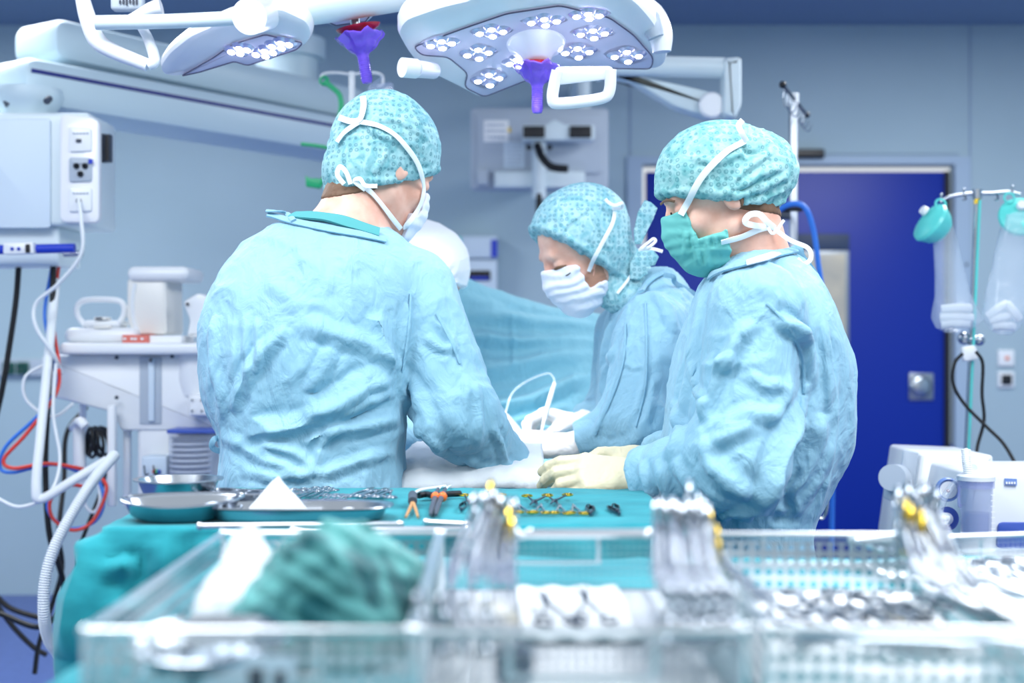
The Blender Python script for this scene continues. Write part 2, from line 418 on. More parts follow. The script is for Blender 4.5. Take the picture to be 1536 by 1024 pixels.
def lay_folds(V, Q, folds, hidden_ok=False):
    """folds: ([(px,py)...], width m, height m[, lopsided]) lines read off the photo, dropped on the cloth, then raised in 3-D"""
    N = vnormals(V, Q); front = (N[:, 1] < -.02); px = to_px(V); D = np.zeros(len(V))
    Vf = V[front]; pf = px[front]
    for fd in folds:
        pts, w, hgt = fd[:3]; lop = fd[3] if len(fd) > 3 else 0.
        L3 = []
        for q in catmull([Vector((x, y, 0)) for x, y in pts], 3):
            dd = (pf[:, 0] - q.x) ** 2 + (pf[:, 1] - q.y) ** 2; near = np.where(dd < max(dd.min() * 1.5, 9))[0]
            L3.append(Vf[near[np.argmin(Vf[near][:, 1])]])
        L3 = np.array(L3); best = np.full(len(V), 9.); side = np.zeros(len(V)); tt = np.zeros(len(V))
        nseg = len(L3) - 1
        lo = L3.min(0) - 3 * w; hi = L3.max(0) + 3 * w; box = np.where(((V > lo) & (V < hi)).all(1))[0]
        pv = V[box]; best = np.full(len(box), 9.); tt = np.zeros(len(box)); side = np.zeros(len(box))
        for i in range(nseg):
            a, b = L3[i], L3[i + 1]; ba = b - a; t = np.clip(((pv - a) @ ba) / max(ba @ ba, 1e-9), 0, 1)
            off = pv - a - t[:, None] * ba; d = np.linalg.norm(off, axis=1); u = d < best
            best[u] = d[u]; tt[u] = (i + t[u]) / nseg
            sd = np.cross(ba / max(np.linalg.norm(ba), 1e-9), np.array([0, -1., 0])); side[u] = (off[u] @ sd)
        taper = np.clip(np.minimum(tt, 1 - tt) * 5, 0, 1) ** .7
        ww = np.where(side > 0, w * (1 + lop), w * (1 - lop))
        x = best / np.maximum(ww, 1e-4)
        D[box] += hgt * taper * (np.exp(-x ** 1.6) - .28 * np.exp(-((x - 1.7) / .6) ** 2))
    return V + N * D[:, None]
def crumple(V, Q, amp=.006, scale=9., stretch=(1, 1, .55), seed=0., sharp=.004):
    """soft rumples with creased crests"""
    N = vnormals(V, Q); s = np.array(stretch); p = V * s * scale + seed
    w = np.stack([n3(p * .7 + 11.3), n3(p * .7 + 47.1), n3(p * .7 + 91.7)], 1) * .9; p2 = p + w
    a = 1 - 2 * np.abs(n3(p2)) ; b = 1 - 2 * np.abs(n3(p2 * 2.1 + 5.2)); m_ = .5 + .5 * n3(p * .5 + 31.)
    D = amp * (a * .55 + .5 * n3(p * .6 + 7)) + sharp * b * m_
    return V + N * D[:, None]
# ================================================================== ROOM
WY = 6.71
def st(o): o['kind'] = 'structure'; return o
def wx(px, d=WY): return (px - CX) * d / F
def wz(py, d=WY): return EYE - (py - CY) * d / F
DX0, DX1, DZ1 = wx(958), wx(1436), wz(247)          # the door opening
ZC = 2.81
mb = MB()
def wbox(x0, x1, z0, z1, y0=WY, t=.12): mb.box(((x0 + x1) / 2, y0 + t / 2, (z0 + z1) / 2), (x1 - x0, t, z1 - z0))
wbox(-3.4, DX0, 0, ZC); wbox(DX1, 3.4, 0, ZC); wbox(DX0, DX1, DZ1, ZC)
st(mb.build('wall_back', 'wall_paint', None, smooth=False))
st(MB().box((-3.46, 3., 1.405), (.12, 7.6, 2.81)).build('wall_left', 'wall_paint', None, smooth=False))
st(MB().box((3.46, 3., 1.405), (.12, 7.6, 2.81)).build('wall_right', 'wall_paint', None, smooth=False))
st(MB().box((0, 3., -.05), (7.2, 8.2, .1)).build('floor', 'floor_vinyl', None, smooth=False))
st(MB().box((0, 4.0, ZC + .05), (7.2, 6.2, .1)).build('ceiling', 'ceiling_paint', None, smooth=False))
# panel joints of the back wall
mb = MB()
for x in (wx(1455), wx(945)): mb.box((x, WY - .002, (DZ1 + ZC) / 2 if x < 1.5 else ZC / 2), (.008, .006, (ZC - DZ1 if x < 1.5 else ZC)))
mb.box(((wx(1030) + wx(1436)) / 2, WY - .002, wz(231)), (wx(1440) - wx(1030), .006, .006))
st(mb.build('trim_1', 'wall_seam', None, smooth=False))
mb = MB()                                          # door frame with its reveal
mb.box((DX0 - .02, WY + .0, DZ1 / 2), (.075, .04, DZ1)); mb.box((DX1 + .02, WY, DZ1 / 2), (.075, .04, DZ1)); mb.box(((DX0 + DX1) / 2, WY, DZ1 + .02), (DX1 - DX0 + .115, .04, .04))
st(mb.build('trim_2', 'trim_paint', None, smooth=False))
# blue sliding door, its window and pull
dx0, dx1 = DX0 + .04, wx(1420); dz1 = DZ1 - .03
door = MB().box(((dx0 + dx1) / 2, WY + .06, dz1 / 2 + .005), (dx1 - dx0, .05, dz1 - .01), bev=.004).build('door_1', 'door_blue', None); st(door)
st(MB().box((wx(1423), WY + .045, dz1 / 2), (.025, .05, dz1)).build('door_seal', 'door_seal', door))
st(MB().box((wx(1431), WY + .05, wz(668) / 2), (.05, .04, wz(668))).build('kick_plate', 'machine_blue', door))
wl, wr = wx(1198), wx(1276)
st(MB().box(((wl + wr) / 2, WY + .031, wz(362)), (wr - wl, .012, wz(350) - wz(374)), bev=.003).build('window_header', 'door_dark', door))
p_ = MB().box(((wl + wr) / 2, WY + .032, (wz(375) + wz(534)) / 2), (wr - wl, .012, wz(375) - wz(534)), bev=.004).build('window_1', 'pane_frame', door); st(p_)
m = M['opaque_pane']; add_noise_color(m, (170, 168, 160), (214, 204, 180), 3.2, 4, .3, .6, dist=.4)
st(MB().box(((wl + wr) / 2, WY + .024, (wz(380) + wz(528)) / 2), (wr - wl - .04, .008, wz(380) - wz(528)), bev=.003).build('pane', 'opaque_pane', p_))
h = MB().box(((wx(1366) + wx(1403)) / 2, WY + .03, wz(580)), (.122, .012, .135), bev=.004).build('pull_plate', 'steel_rough', door); st(h)
st(MB().lathe([(.001, .012), (.035, .012), (.05, .006), (.056, 0)], (wx(1383), WY + .024, wz(580)), (0, -1, 0)).build('door_handle', 'steel', door))
# sensor bar over the door
MBs = MB().box(((wx(1165) + wx(1234)) / 2, WY - .025, wz(232)), (wx(1234) - wx(1165), .05, .045), bev=.008)
tag(MBs.build('door_sensor', 'black_plastic', None), 'black sensor bar mounted on the wall above the blue door', 'sensor')
tag(MB().ball((wx(1448), WY - .012, wz(397)), (.012, .012, .012)).build('door_stop', 'dark_grey', None), 'small dark round door button on the wall beside the door frame', 'button')
# switches at the right
def switch(py, core, lab):
    t = thing('wall_switch', lab, 'switch', (wx(1508), WY - .012, wz(py)), 'wall switches by the door')
    MB().box((wx(1508), WY - .008, wz(py)), (.08, .016, .08), bev=.005).build('cover', 'white_plastic', t)
    if core == 'red':
        MB().lathe([(.001, .008), (.008, .008), (.01, 0)], (wx(1508) + .003, WY - .016, wz(py)), (0, -1, 0)).build('indicator', 'orange', t)
    else: MB().box((wx(1508), WY - .018, wz(py)), (.05, .012, .05), bev=.003).build('socket', 'black_plastic', t)
switch(537, 'red', 'white square wall plate with a small red indicator'); switch(569, 'black', 'white square wall plate with a black centre, below the red one')
# socket strip at the far left
t = thing('socket_strip', 'grey wall trunking with green sockets behind the hanging cables', 'socket', (wx(40), WY - .02, wz(551)))
MB().box((wx(70), WY - .015, wz(551)), (.62, .03, .085), bev=.006).build('trunking', 'grey_plastic', t)
for x in (17, 38):
    s_ = MB().box((wx(x), WY - .036, wz(552)), (.062, .014, .062), bev=.006).build('socket', 'green_dark', t)
    MB().lathe([(.012, .001), (.02, .003), (.022, 0)], (wx(x), WY - .043, wz(552)), (0, -1, 0)).build('socket_hole', 'black_plastic', s_)
# dispenser boxes on the wall
t = thing('wall_dispenser', 'pale dispenser unit with blue panels hung on the wall behind the green drape', 'dispenser', (wx(711), WY - .07, wz(400)))
MB().box((wx(711), WY - .06, wz(373)), (.235, .12, .11), bev=.01).build('upper_box', 'pale_blue_plastic', t)
MB().box((wx(686), WY - .122, wz(373)), (.05, .006, .1)).build('side_panel', 'teal_plastic', t); MB().box((wx(742), WY - .122, wz(375)), (.03, .006, .085)).build('blue_tab', 'blue_plastic', t)
MB().box((wx(712), WY - .06, wz(416)), (.225, .12, .16), bev=.01).build('lower_box', 'pale_blue_plastic', t)
w_ = MB().box((wx(712), WY - .123, wz(415)), (.16, .008, .05), bev=.01).build('slot', 'black_plastic', t); MB().box((wx(720), WY - .128, wz(419)), (.09, .004, .014), bev=.001).build('slot_light', 'blue_plastic', w_)
# monitor seen from behind, on a wall arm
DM = 5.9; mx = lambda x: (x - CX) * DM / F; mz = lambda y: EYE - (y - CY) * DM / F
t = thing('wall_monitor', 'large grey panel hung on the back wall with papers taped on it', 'monitor', (mx(809), DM, mz(287)))
V = rounded([(mx(706), DM, mz(163)), (mx(912), DM, mz(163)), (mx(912), DM, mz(286)), (mx(706), DM, mz(286))], .02)
MB().prism(V, (0, -1, 0), .06, .012).build('housing', 'grey_plastic', t)
V = rounded([(mx(716), DM - .036, mz(172)), (mx(903), DM - .036, mz(172)), (mx(903), DM - .036, mz(262)), (mx(716), DM - .036, mz(262))], .02)
MB().prism(V, (0, -1, 0), .012, .004).build('rear_cover', 'pale_blue_plastic', t).data.materials[0] = M['grey_plastic']
MB().box(((mx(742) + mx(876)) / 2, DM - .05, mz(272)), (mx(876) - mx(742), .04, .07), bev=.008).build('cable_cover', 'lamp_arm', t)
MB().box((mx(724), DM - .05, mz(268)), (.05, .04, .075), bev=.01).build('junction_box', 'grey_plastic', t)
for (x0, x1, y0, y1, rows, n_) in ((726, 763, 183, 215, 3, 'notice'), (756, 787, 215, 254, 6, 'notice')):
    s_ = MB().box((mx((x0 + x1) / 2), DM - .045, mz((y0 + y1) / 2)), (mx(x1) - mx(x0), .003, mz(y0) - mz(y1)), bev=.0005).build(n_, 'paper' if rows == 3 else 'pale_blue_plastic', t)
    ln = MB()
    for k in range(rows):
        yy = y0 + (y1 - y0) * (k + .8) / (rows + .6); xx = x0 + 4
        while xx < x1 - 6:
            w = random.uniform(2, 5); ln.box((mx(xx + w / 2), DM - .0475, mz(yy)), ((mx(w) - mx(0)), .0012, .008 if rows == 3 else .004)); xx += w + 1.3
    ln.build('handwriting' if rows == 3 else 'printed_lines', 'faint_ink', s_)
MB().box((mx(764), DM - .045, mz(197)), (.012, .004, .02)).build('sticker', 'gold', t)
V = rounded([(mx(783), 5.8, mz(195)), (mx(818), 5.8, mz(195)), (mx(830), 5.8, mz(187)), (mx(846), 5.8, mz(195)), (mx(889), 5.8, mz(195)), (mx(889), 5.8, mz(218)), (mx(783), 5.8, mz(218))], .008)
cam_t = thing('camera_unit', 'twin-window camera unit mounted in front of the grey wall panel', 'camera', (mx(836), 5.8, mz(218)))
MB().prism([v + Vector((0, -.02, 0)) for v in V], (0, -1, 0), .06, .006).build('housing', 'lamp_arm', cam_t)
for x0, x1 in ((784, 816), (852, 884)): MB().box((mx((x0 + x1) / 2), 5.745, mz(206)), (mx(x1) - mx(x0), .012, .05), bev=.004).build('window', 'black_plastic', cam_t)
for x in (793, 823): MB().ball((mx(x), 5.76, mz(228)), .012).build('knob', 'black_plastic', cam_t)
MB().tube([Vector((mx(808), 5.8, mz(218))), Vector((mx(808), 5.82, mz(300)))], .03, 16).build('mount_arm', 'lamp_arm', cam_t)
MB().tube([Vector((mx(805), 5.76, mz(225))), Vector((mx(812), 5.7, mz(246))), Vector((mx(826), 5.68, mz(260))), Vector((mx(849), 5.68, mz(263)))], .017, 12).build('cable', 'black_rubber', cam_t)
MB().tube([Vector((mx(808), 5.8, mz(294))), Vector((mx(808), 5.8, mz(326)))], .014, 12).build('lower_cable', 'black_rubber', cam_t)
MB().tube([Vector((mx(876), DM + .03, mz(165))), Vector((mx(876), DM + .03, mz(110))), Vector((mx(876), DM + .2, mz(95))), Vector((mx(876), WY, mz(92)))], .03, 16, True, 4).build('hanger', 'lamp_arm', t)
MB().box((mx(809), (DM + .03 + WY) / 2, mz(225)), (.12, WY - DM - .02, .12), bev=.01).build('wall_bracket', 'lamp_arm', t)
# ================================================================== PEOPLE
def frame(fwd, roll=0.):
    f = Vector(fwd).normalized(); l = Vector((0, 0, 1)).cross(f).normalized(); u = f.cross(l).normalized()
    if roll: q = Quaternion(f, R(roll)); l = q @ l; u = q @ u
    return np.array([f, l, u]).T          # columns: forward, left, up
class Head:
    def __init__(s, c, fwd, roll=0., k=1.):
        s.c = np.array(c); s.R = frame(fwd, roll); s.k = k
    def loc(s, p): return (p - s.c) @ s.R / s.k
    def w(s, x, y, z): return Vector(s.c + s.R @ (np.array([x, y, z]) * s.k))
    def sdf(s, p, face=True):
        q = s.loc(p)
        d = ell(q, (-.014, 0, .034), (.1, .078, .088))
        d = smin(d, ell(q, (.026, 0, -.04), (.06, .058, .082)), .03)
        d = smin(d, cone(q, (-.0, .046, -.062), (.062, .012, -.104), .022, .019), .022)
        d = smin(d, cone(q, (-.0, -.046, -.062), (.062, -.012, -.104), .022, .019), .022)
        d = smin(d, cone(q, (.07, .0, -.1), (.071, .0, -.1), .018, .018), .014)
        if face:
            d = smin(d, cone(q, (.078, -.03, .022), (.078, .03, .022), .012, .012), .014)
            for y in (-.04, .04): d = smin(d, ell(q, (.056, y, -.032), (.024, .022, .024)), .014)
            for y in (-.031, .031): d = smax(d, -ell(q, (.098, y, .001), (.018, .017, .013)), .012)
            for y in (-.031, .031): d = smin(d, ell(q, (.073, y, .0), (.0155, .0165, .0125)), .004)
            d = smin(d, cone(q, (.086, 0, .012), (.108, 0, -.028), .0075, .0115), .009)
            for y in (-.011, .011): d = smin(d, ell(q, (.098, y, -.034), (.011, .008, .008)), .006)
            d = smin(d, ell(q, (.084, 0, -.066), (.011, .024, .008)), .006)
            d = smin(d, ell(q, (.08, 0, -.079), (.011, .019, .008)), .006)
            for sg in (-1, 1):
                e = ell(q, (-.012, sg * .08, -.008), (.02, .009, .032))
                e = smax(e, -ell(q, (-.006, sg * .09, -.002), (.01, .008, .018)), .005)
                d = smin(d, e, .006)
        return d * s.k
def hand_parts(wrist, f, n, t, curls, thumb, k=1., spread=.0):
    """bones of a hand: palm rays and five fingers. f along the hand, n out of the palm, t towards the thumb"""
    f = Vector(f).normalized(); n = Vector(n); n = (n - f * n.dot(f)).normalized(); t0 = Vector(t); tt = f.cross(n); t = tt if tt.dot(t0) > 0 else -tt
    W = Vector(wrist); palm = []; fing = []
    kn = [(.090, .030), (.094, .009), (.089, -.012), (.080, -.031)]
    ln = [(.043, .026, .021), (.047, .030, .022), (.043, .028, .021), (.034, .021, .018)]
    for i, (a, b) in enumerate(kn):
        K = W + (f * a + t * b) * k; palm.append((W + t * b * .55 * k + f * .008, K - f * .004, .0155 * k, .0128 * k))
        c = curls[i]; ang = 0; p0 = K; sp = spread * (1.5 - i)
        r = [.0102, .0092, .0083, .0072]; 
        if i == 3: r = [x * .88 for x in r]
        for j in range(3):
            ang += R(c[j]); d = (f * math.cos(ang) + n * math.sin(ang) + t * sp * math.cos(ang)).normalized()
            p1 = p0 + d * ln[i][j] * k; fing.append((i, p0, p1, r[j] * k, r[j + 1] * k)); p0 = p1
    T0 = W + (f * .022 + t * .022 + n * .006) * k; d = [Vector(f * a + t * b + n * c_).normalized() for a, b, c_ in thumb]
    T1 = T0 + d[0] * .045 * k; T2 = T1 + d[1] * .034 * k; T3 = T2 + d[2] * .027 * k
    fing += [(4, T0, T1, .0155 * k, .0125 * k), (4, T1, T2, .0115 * k, .0102 * k), (4, T2, T3, .0102 * k, .0085 * k)]
    return palm, fing
def hand_sdf(p, parts, grow=0.):
    palm, fing = parts; d = np.full(len(p), 9.)
    for a, b, ra, rb in palm: d = smin(d, cone(p, a, b, ra, rb), .014)
    for i in range(5):
        e = np.full(len(p), 9.)
        for (j, a, b, ra, rb) in fing:
            if j == i: e = smin(e, cone(p, a, b, ra, rb), .0035)
        d = smin(d, e, .016 if i == 4 else .005)
    return d - grow
def bounds(pts, m): a = np.array([tuple(p) for p in pts]); return a.min(0) - m, a.max(0) + m
def solid(name, f, lo, hi, h, m, parent, post=None, rl=1):
    V, Q = surfnet(f, lo, hi, h)
    if rl: V = relax(V, Q, rl, .5)
    if post: V = post(V, Q)
    o = mesh_obj(name, V, Q, m, parent); o['_n'] = len(V); del o['_n']
    return o, V, Q
def drop(pts, surf, lift=.003):
    """lines read off the photo laid on the surfaces in surf [(V,Q)]; gives points and normals"""
    VV = np.concatenate([v for v, q in surf]); NN = np.concatenate([vnormals(v, q) for v, q in surf])
    fr = NN[:, 1] < .25; VV, NN = VV[fr], NN[fr]; px = to_px(VV); out = []; nr = []
    for q in catmull([Vector((x, y, 0)) for x, y in pts], 5):
        dd = (px[:, 0] - q.x) ** 2 + (px[:, 1] - q.y) ** 2; near = np.where(dd < max(dd.min() * 1.3, 16))[0]
        j = near[np.argmin(VV[near][:, 1])]; v = VV[j]; n = NN[j]
        out.append(Vector(((q.x - CX) * v[1] / F, v[1], EYE - (q.y - CY) * v[1] / F)) + Vector(n) * lift); nr.append(Vector(n))
    k = len(out)                        # even the depth and the normals out a little
    for _ in range(3):
        out = [out[0]] + [(out[i - 1] + out[i] * 2 + out[i + 1]) / 4 for i in range(1, k - 1)] + [out[-1]]
        nr = [nr[0]] + [(nr[i - 1] + nr[i] + nr[i + 1]) / 3 for i in range(1, k - 1)] + [nr[-1]]
    return out, nr
def ribbon(mb, pts, nrs, w, th=.0016, n=8):
    V = []; Fc = []; k = len(pts)
    for i, p in enumerate(pts):
        t = (pts[min(i + 1, k - 1)] - pts[max(i - 1, 0)]).normalized(); nn = nrs[i] - t * nrs[i].dot(t); nn = nn.normalized() if nn.length > 1e-6 else t.orthogonal()
        x = t.cross(nn); ww = w[i * (len(w) - 1) // max(k - 1, 1)] if isinstance(w, (list, tuple)) else w
        for j in range(n):
            a = 2 * math.pi * (j + .5) / n; ca, sa = math.cos(a), math.sin(a)
            V.append(p + x * (ww / 2 * math.copysign(abs(ca) ** .6, ca)) + nn * (th * math.copysign(abs(sa) ** .6, sa)))
    for i in range(k - 1):
        for j in range(n): Fc.append([i * n + j, i * n + (j + 1) % n, (i + 1) * n + (j + 1) % n, (i + 1) * n + j])
    Fc += [list(range(n))[::-1], [(k - 1) * n + j for j in range(n)]]
    mb.add(V, Fc); return mb
def free_ribbon(name, pts, w, m, parent, hint=(0, -1, 0), th=.0014):
    pts = catmull([Vector(p) for p in pts], 6); mb = MB(); ribbon(mb, pts, [Vector(hint)] * len(pts), w, th); return mb.build(name, m, parent)
def laid_ribbon(name, px, surf, w, m, parent, lift=.003, th=.0016):
    a, b = drop(px, surf, lift); mb = MB(); ribbon(mb, a, b, w, th); return mb.build(name, m, parent)

def person(o):
    """o: a dict of joints, sections and dress read off the photo"""
    H = o['head']; secs = smooth_secs(o['secs']); st = stack_sdf(secs)
    sh = o['arms']; foot = o['feet']; nk = o['neck']
    gl = [(a, hand_parts(*a['hand'])) for a in sh if a.get('hand')]
    hipz = .88
    def body(p):
        d = H.sdf(p); d = smin(d, cone(p, nk[0], nk[1], nk[2], nk[3]), .025)
        b = st(p, -.028)
        for t in o.get('traps', []): b = smin(b, cone(p, *t), .03)
        d = smin(d, b, .03)
        for a in sh:
            d = smin(d, cone(p, a['s'], a['e'], .052, .042), .02); d = smin(d, cone(p, a['e'], a['w'], .042, .027), .02)
        for a, pr in gl: d = smin(d, hand_sdf(p, pr, -.0014), .006)
        for (hp, kn, an, toe) in foot:
            d = smin(d, cone(p, hp + Vector((0, 0, .1)), kn, .07, .052), .03); d = smin(d, cone(p, kn, an, .052, .036), .02); d = smin(d, cone(p, an + Vector((0, 0, -.03)), toe, .036, .028), .02)
        return d
    pts = [H.w(.13, .1, .14), H.w(-.13, -.1, -.14), H.w(.13, -.1, -.14), H.w(-.13, .1, .14)] + [a[k] for a in sh for k in 'sew'] + [x for ft in foot for x in ft]
    for a, pr in gl: pts += [q[2] for q in pr[1]]
    lo, hi = bounds(pts, .17); lo[2] = .03; hi[2] = max(p_[2] for p_ in pts) + .03
    V, Q = surfnet(body, lo, hi, o.get('h', .0042)); V, Q = largest(V, Q); V = relax(V, Q, 1, .4)
    root = mesh_obj('person', V, Q, 'skin', None); tag(root, o['label'], 'person', o.get('group'))
    bodyS = (V, Q)
    # ---- gown
    cutn = o.get('neck_cut')
    def gown(p):
        d = st(p)
        for t in o.get('pads', []): d = smin(d, cone(p, *t), .05)
        for a in sh:
            ra, rb, rc = a['r']
            e = cone(p, a['s'], a['e'], ra, rb); q = a.get('cuff', a['w']); e = smin(e, cone(p, a['e'], q, rb, rc), .03)
            ax = (Vector(q) - Vector(a['e'])).normalized(); end = (p - np.array(Vector(q))) @ np.array(ax)
            e = smax(e, end - .0, .004) if not a.get('open') else e
            d = smin(d, e, a.get('k', .03))
        if cutn is not None:
            c0, nn = cutn; d = smax(d, (p - np.array(c0)) @ np.array(Vector(nn).normalized()), .012)
        return d
    rs = [a[k] for a in sh for k in 'sew'] + [Vector((s_[1] + sx * s_[3], s_[2] + sy * s_[4], s_[0])) for s_ in secs for sx in (-1, 1) for sy in (-1, 1)]
    lo, hi = bounds(rs, .1)
    def post(V, Q):
        V = lay_folds(V, Q, [fd for fd in o['folds'] if fd[1] > .011])
        V = crumple(V, Q, o.get('amp', .006) * 1.15, 7.5, (1, 1, .5), o.get('seed', 0), .0045)
        V = lay_folds(V, Q, [fd for fd in o['folds'] if fd[1] <= .011])
        return crumple(V, Q, .0026, 20, (1, 1, .6), 3.3, .0022)
    g, GV, GQ = solid('surgical_gown', gown, lo, hi, o.get('gh', .0048), 'gown', root, post, 2)
    gownS = (GV, GQ)
    # ---- gloves
    for a, pr in gl:
        w_, e_ = Vector(a['w']), Vector(a['e']); back = w_ + (e_ - w_).normalized() * a.get('cufflen', .09)
        def gf(p): return smin(hand_sdf(p, pr, .0022), cone(p, w_, back, .0305, .035), .012)
        lo, hi = bounds([q[2] for q in pr[1]] + [w_, back] + [q[1] for q in pr[1]], .05)
        solid('glove', gf, lo, hi, .0024, a.get('gm', 'glove'), root, lambda V, Q: crumple(V, Q, .0008, 60, (1, 1, 1), 1.7, .0008), 1)
    # ---- cap
    def capf(p):
        q = H.loc(p); d = ell(q, (-.014, 0, .034), (.113, .091, .1))
        for c_, r_ in o['cap'].get('bulge', []): d = smin(d, ell(q, c_, r_), .03)
        if o['cap'].get('hood'): d = smin(d, H.sdf(p, False) / H.k - .0105, .02)
        for pl, nn in o['cap']['cuts']:
            nn = Vector(nn).normalized(); d = smax(d, (q - np.array(pl)) @ np.array(nn), .006)
        for t in o['cap'].get('extra', []): d = smin(d, cone(q, *t), .02)
        d = d * H.k
        for t in o['cap'].get('wextra', []): d = smin(d, cone(p, *t), .02)
        return d
    def cpost(V, Q):
        q = H.loc(V); N = vnormals(V, Q); th = np.arctan2(q[:, 1], q[:, 0] + .02)
        pl, nn = o['cap']['cuts'][0]; nn = np.array(Vector(nn).normalized()); dep = -((q - np.array(pl)) @ nn)
        gather = np.exp(-np.clip(dep, 0, 1) / .04)
        V = V + N * (gather * .0011 * np.sin(th * 26 + 3 * n3(q * 14)))[:, None]          # gathered hem
        V = V + N * (np.exp(-((dep - .008) / .006) ** 2) * .0035)[:, None]                  # rolled elastic edge
        V = lay_folds(V, Q, o['cap'].get('folds', []))
        return crumple(V, Q, o['cap'].get('amp', .003), 16, (1, 1, 1), o.get('seed', 0) + 9, .0022)
    lo, hi = bounds([H.w(.14, .13, .16), H.w(-.2, -.13, -.19), H.w(.14, -.13, -.19), H.w(-.2, .13, .16), H.w(-.2, -.1, .16)], .03)
    cp, CV, CQ = solid('surgical_cap', capf, lo, hi, .003, o['cap']['m'], root, cpost, 1)
    capS = (CV, CQ)
    if o.get('hair'):
        def hf(p):
            q = H.loc(p); d = body(p) - (.0022 if not o.get('hairm') else .0008)
            for pl, nn in o['hair']: nn = Vector(nn).normalized(); d = smax(d, (q - np.array(pl)) @ np.array(nn), .004)
            return smax(d, np.linalg.norm(q - np.array([-.01, 0, -.02]), axis=1) - .135, .004)
        solid('hair' if not o.get('hairm') else 'beard', hf, lo, hi, .003, o.get('hairm', 'hair'), root, lambda V, Q: crumple(V, Q, .0012, 90, (1, 1, .4), 2., .001), 1)
    # ---- mask
    maskS = None
    if o.get('mask'):
        mk = o['mask']
        def mf(p):
            q = H.loc(p); d = H.sdf(p, False) / H.k - .0095
            d = smin(d, ell(q, (.056, 0, -.052), (.064, .056, .07)), .02)
            d = smin(d, cone(q, (.092, 0, -.008), (.1, 0, -.04), .014, .018), .02)
            for pl, nn in mk['cuts']:
                nn = Vector(nn).normalized(); d = smax(d, (q - np.array(pl)) @ np.array(nn), .003)
            if mk.get('notch'):
                b_, a_ = mk['notch']; d = smax(d, -smax(q[:, 0] - b_, a_ - q[:, 2], .012), .004)
            return d * H.k
        def mpost(V, Q):
            q = H.loc(V); N = vnormals(V, Q)
            side = np.clip((.085 - q[:, 0]) / .05, 0, 1)
            V = V + N * ((.0009 + .0014 * side) * np.sin((q[:, 2] * .9 - q[:, 0] * .25) * 300 + 2 * n3(q * 25)))[:, None] * (q[:, 0] > .02)[:, None]
            V = lay_folds(V, Q, mk.get('folds', []))
            return crumple(V, Q, .0012, 30, (1, 1, 1), 4., .001)
        lo, hi = bounds([H.w(.14, .09, .06), H.w(-.06, -.09, -.15), H.w(.14, -.09, -.15), H.w(-.05, .09, .05)], .02)
        mo, MV, MQ = solid('face_mask', mf, lo, hi, .0026, mk['m'], root, mpost, 1); maskS = (MV, MQ)
    return root, dict(body=bodyS, gown=gownS, cap=capS, mask=maskS)

ST = .55 # rest fingers curl
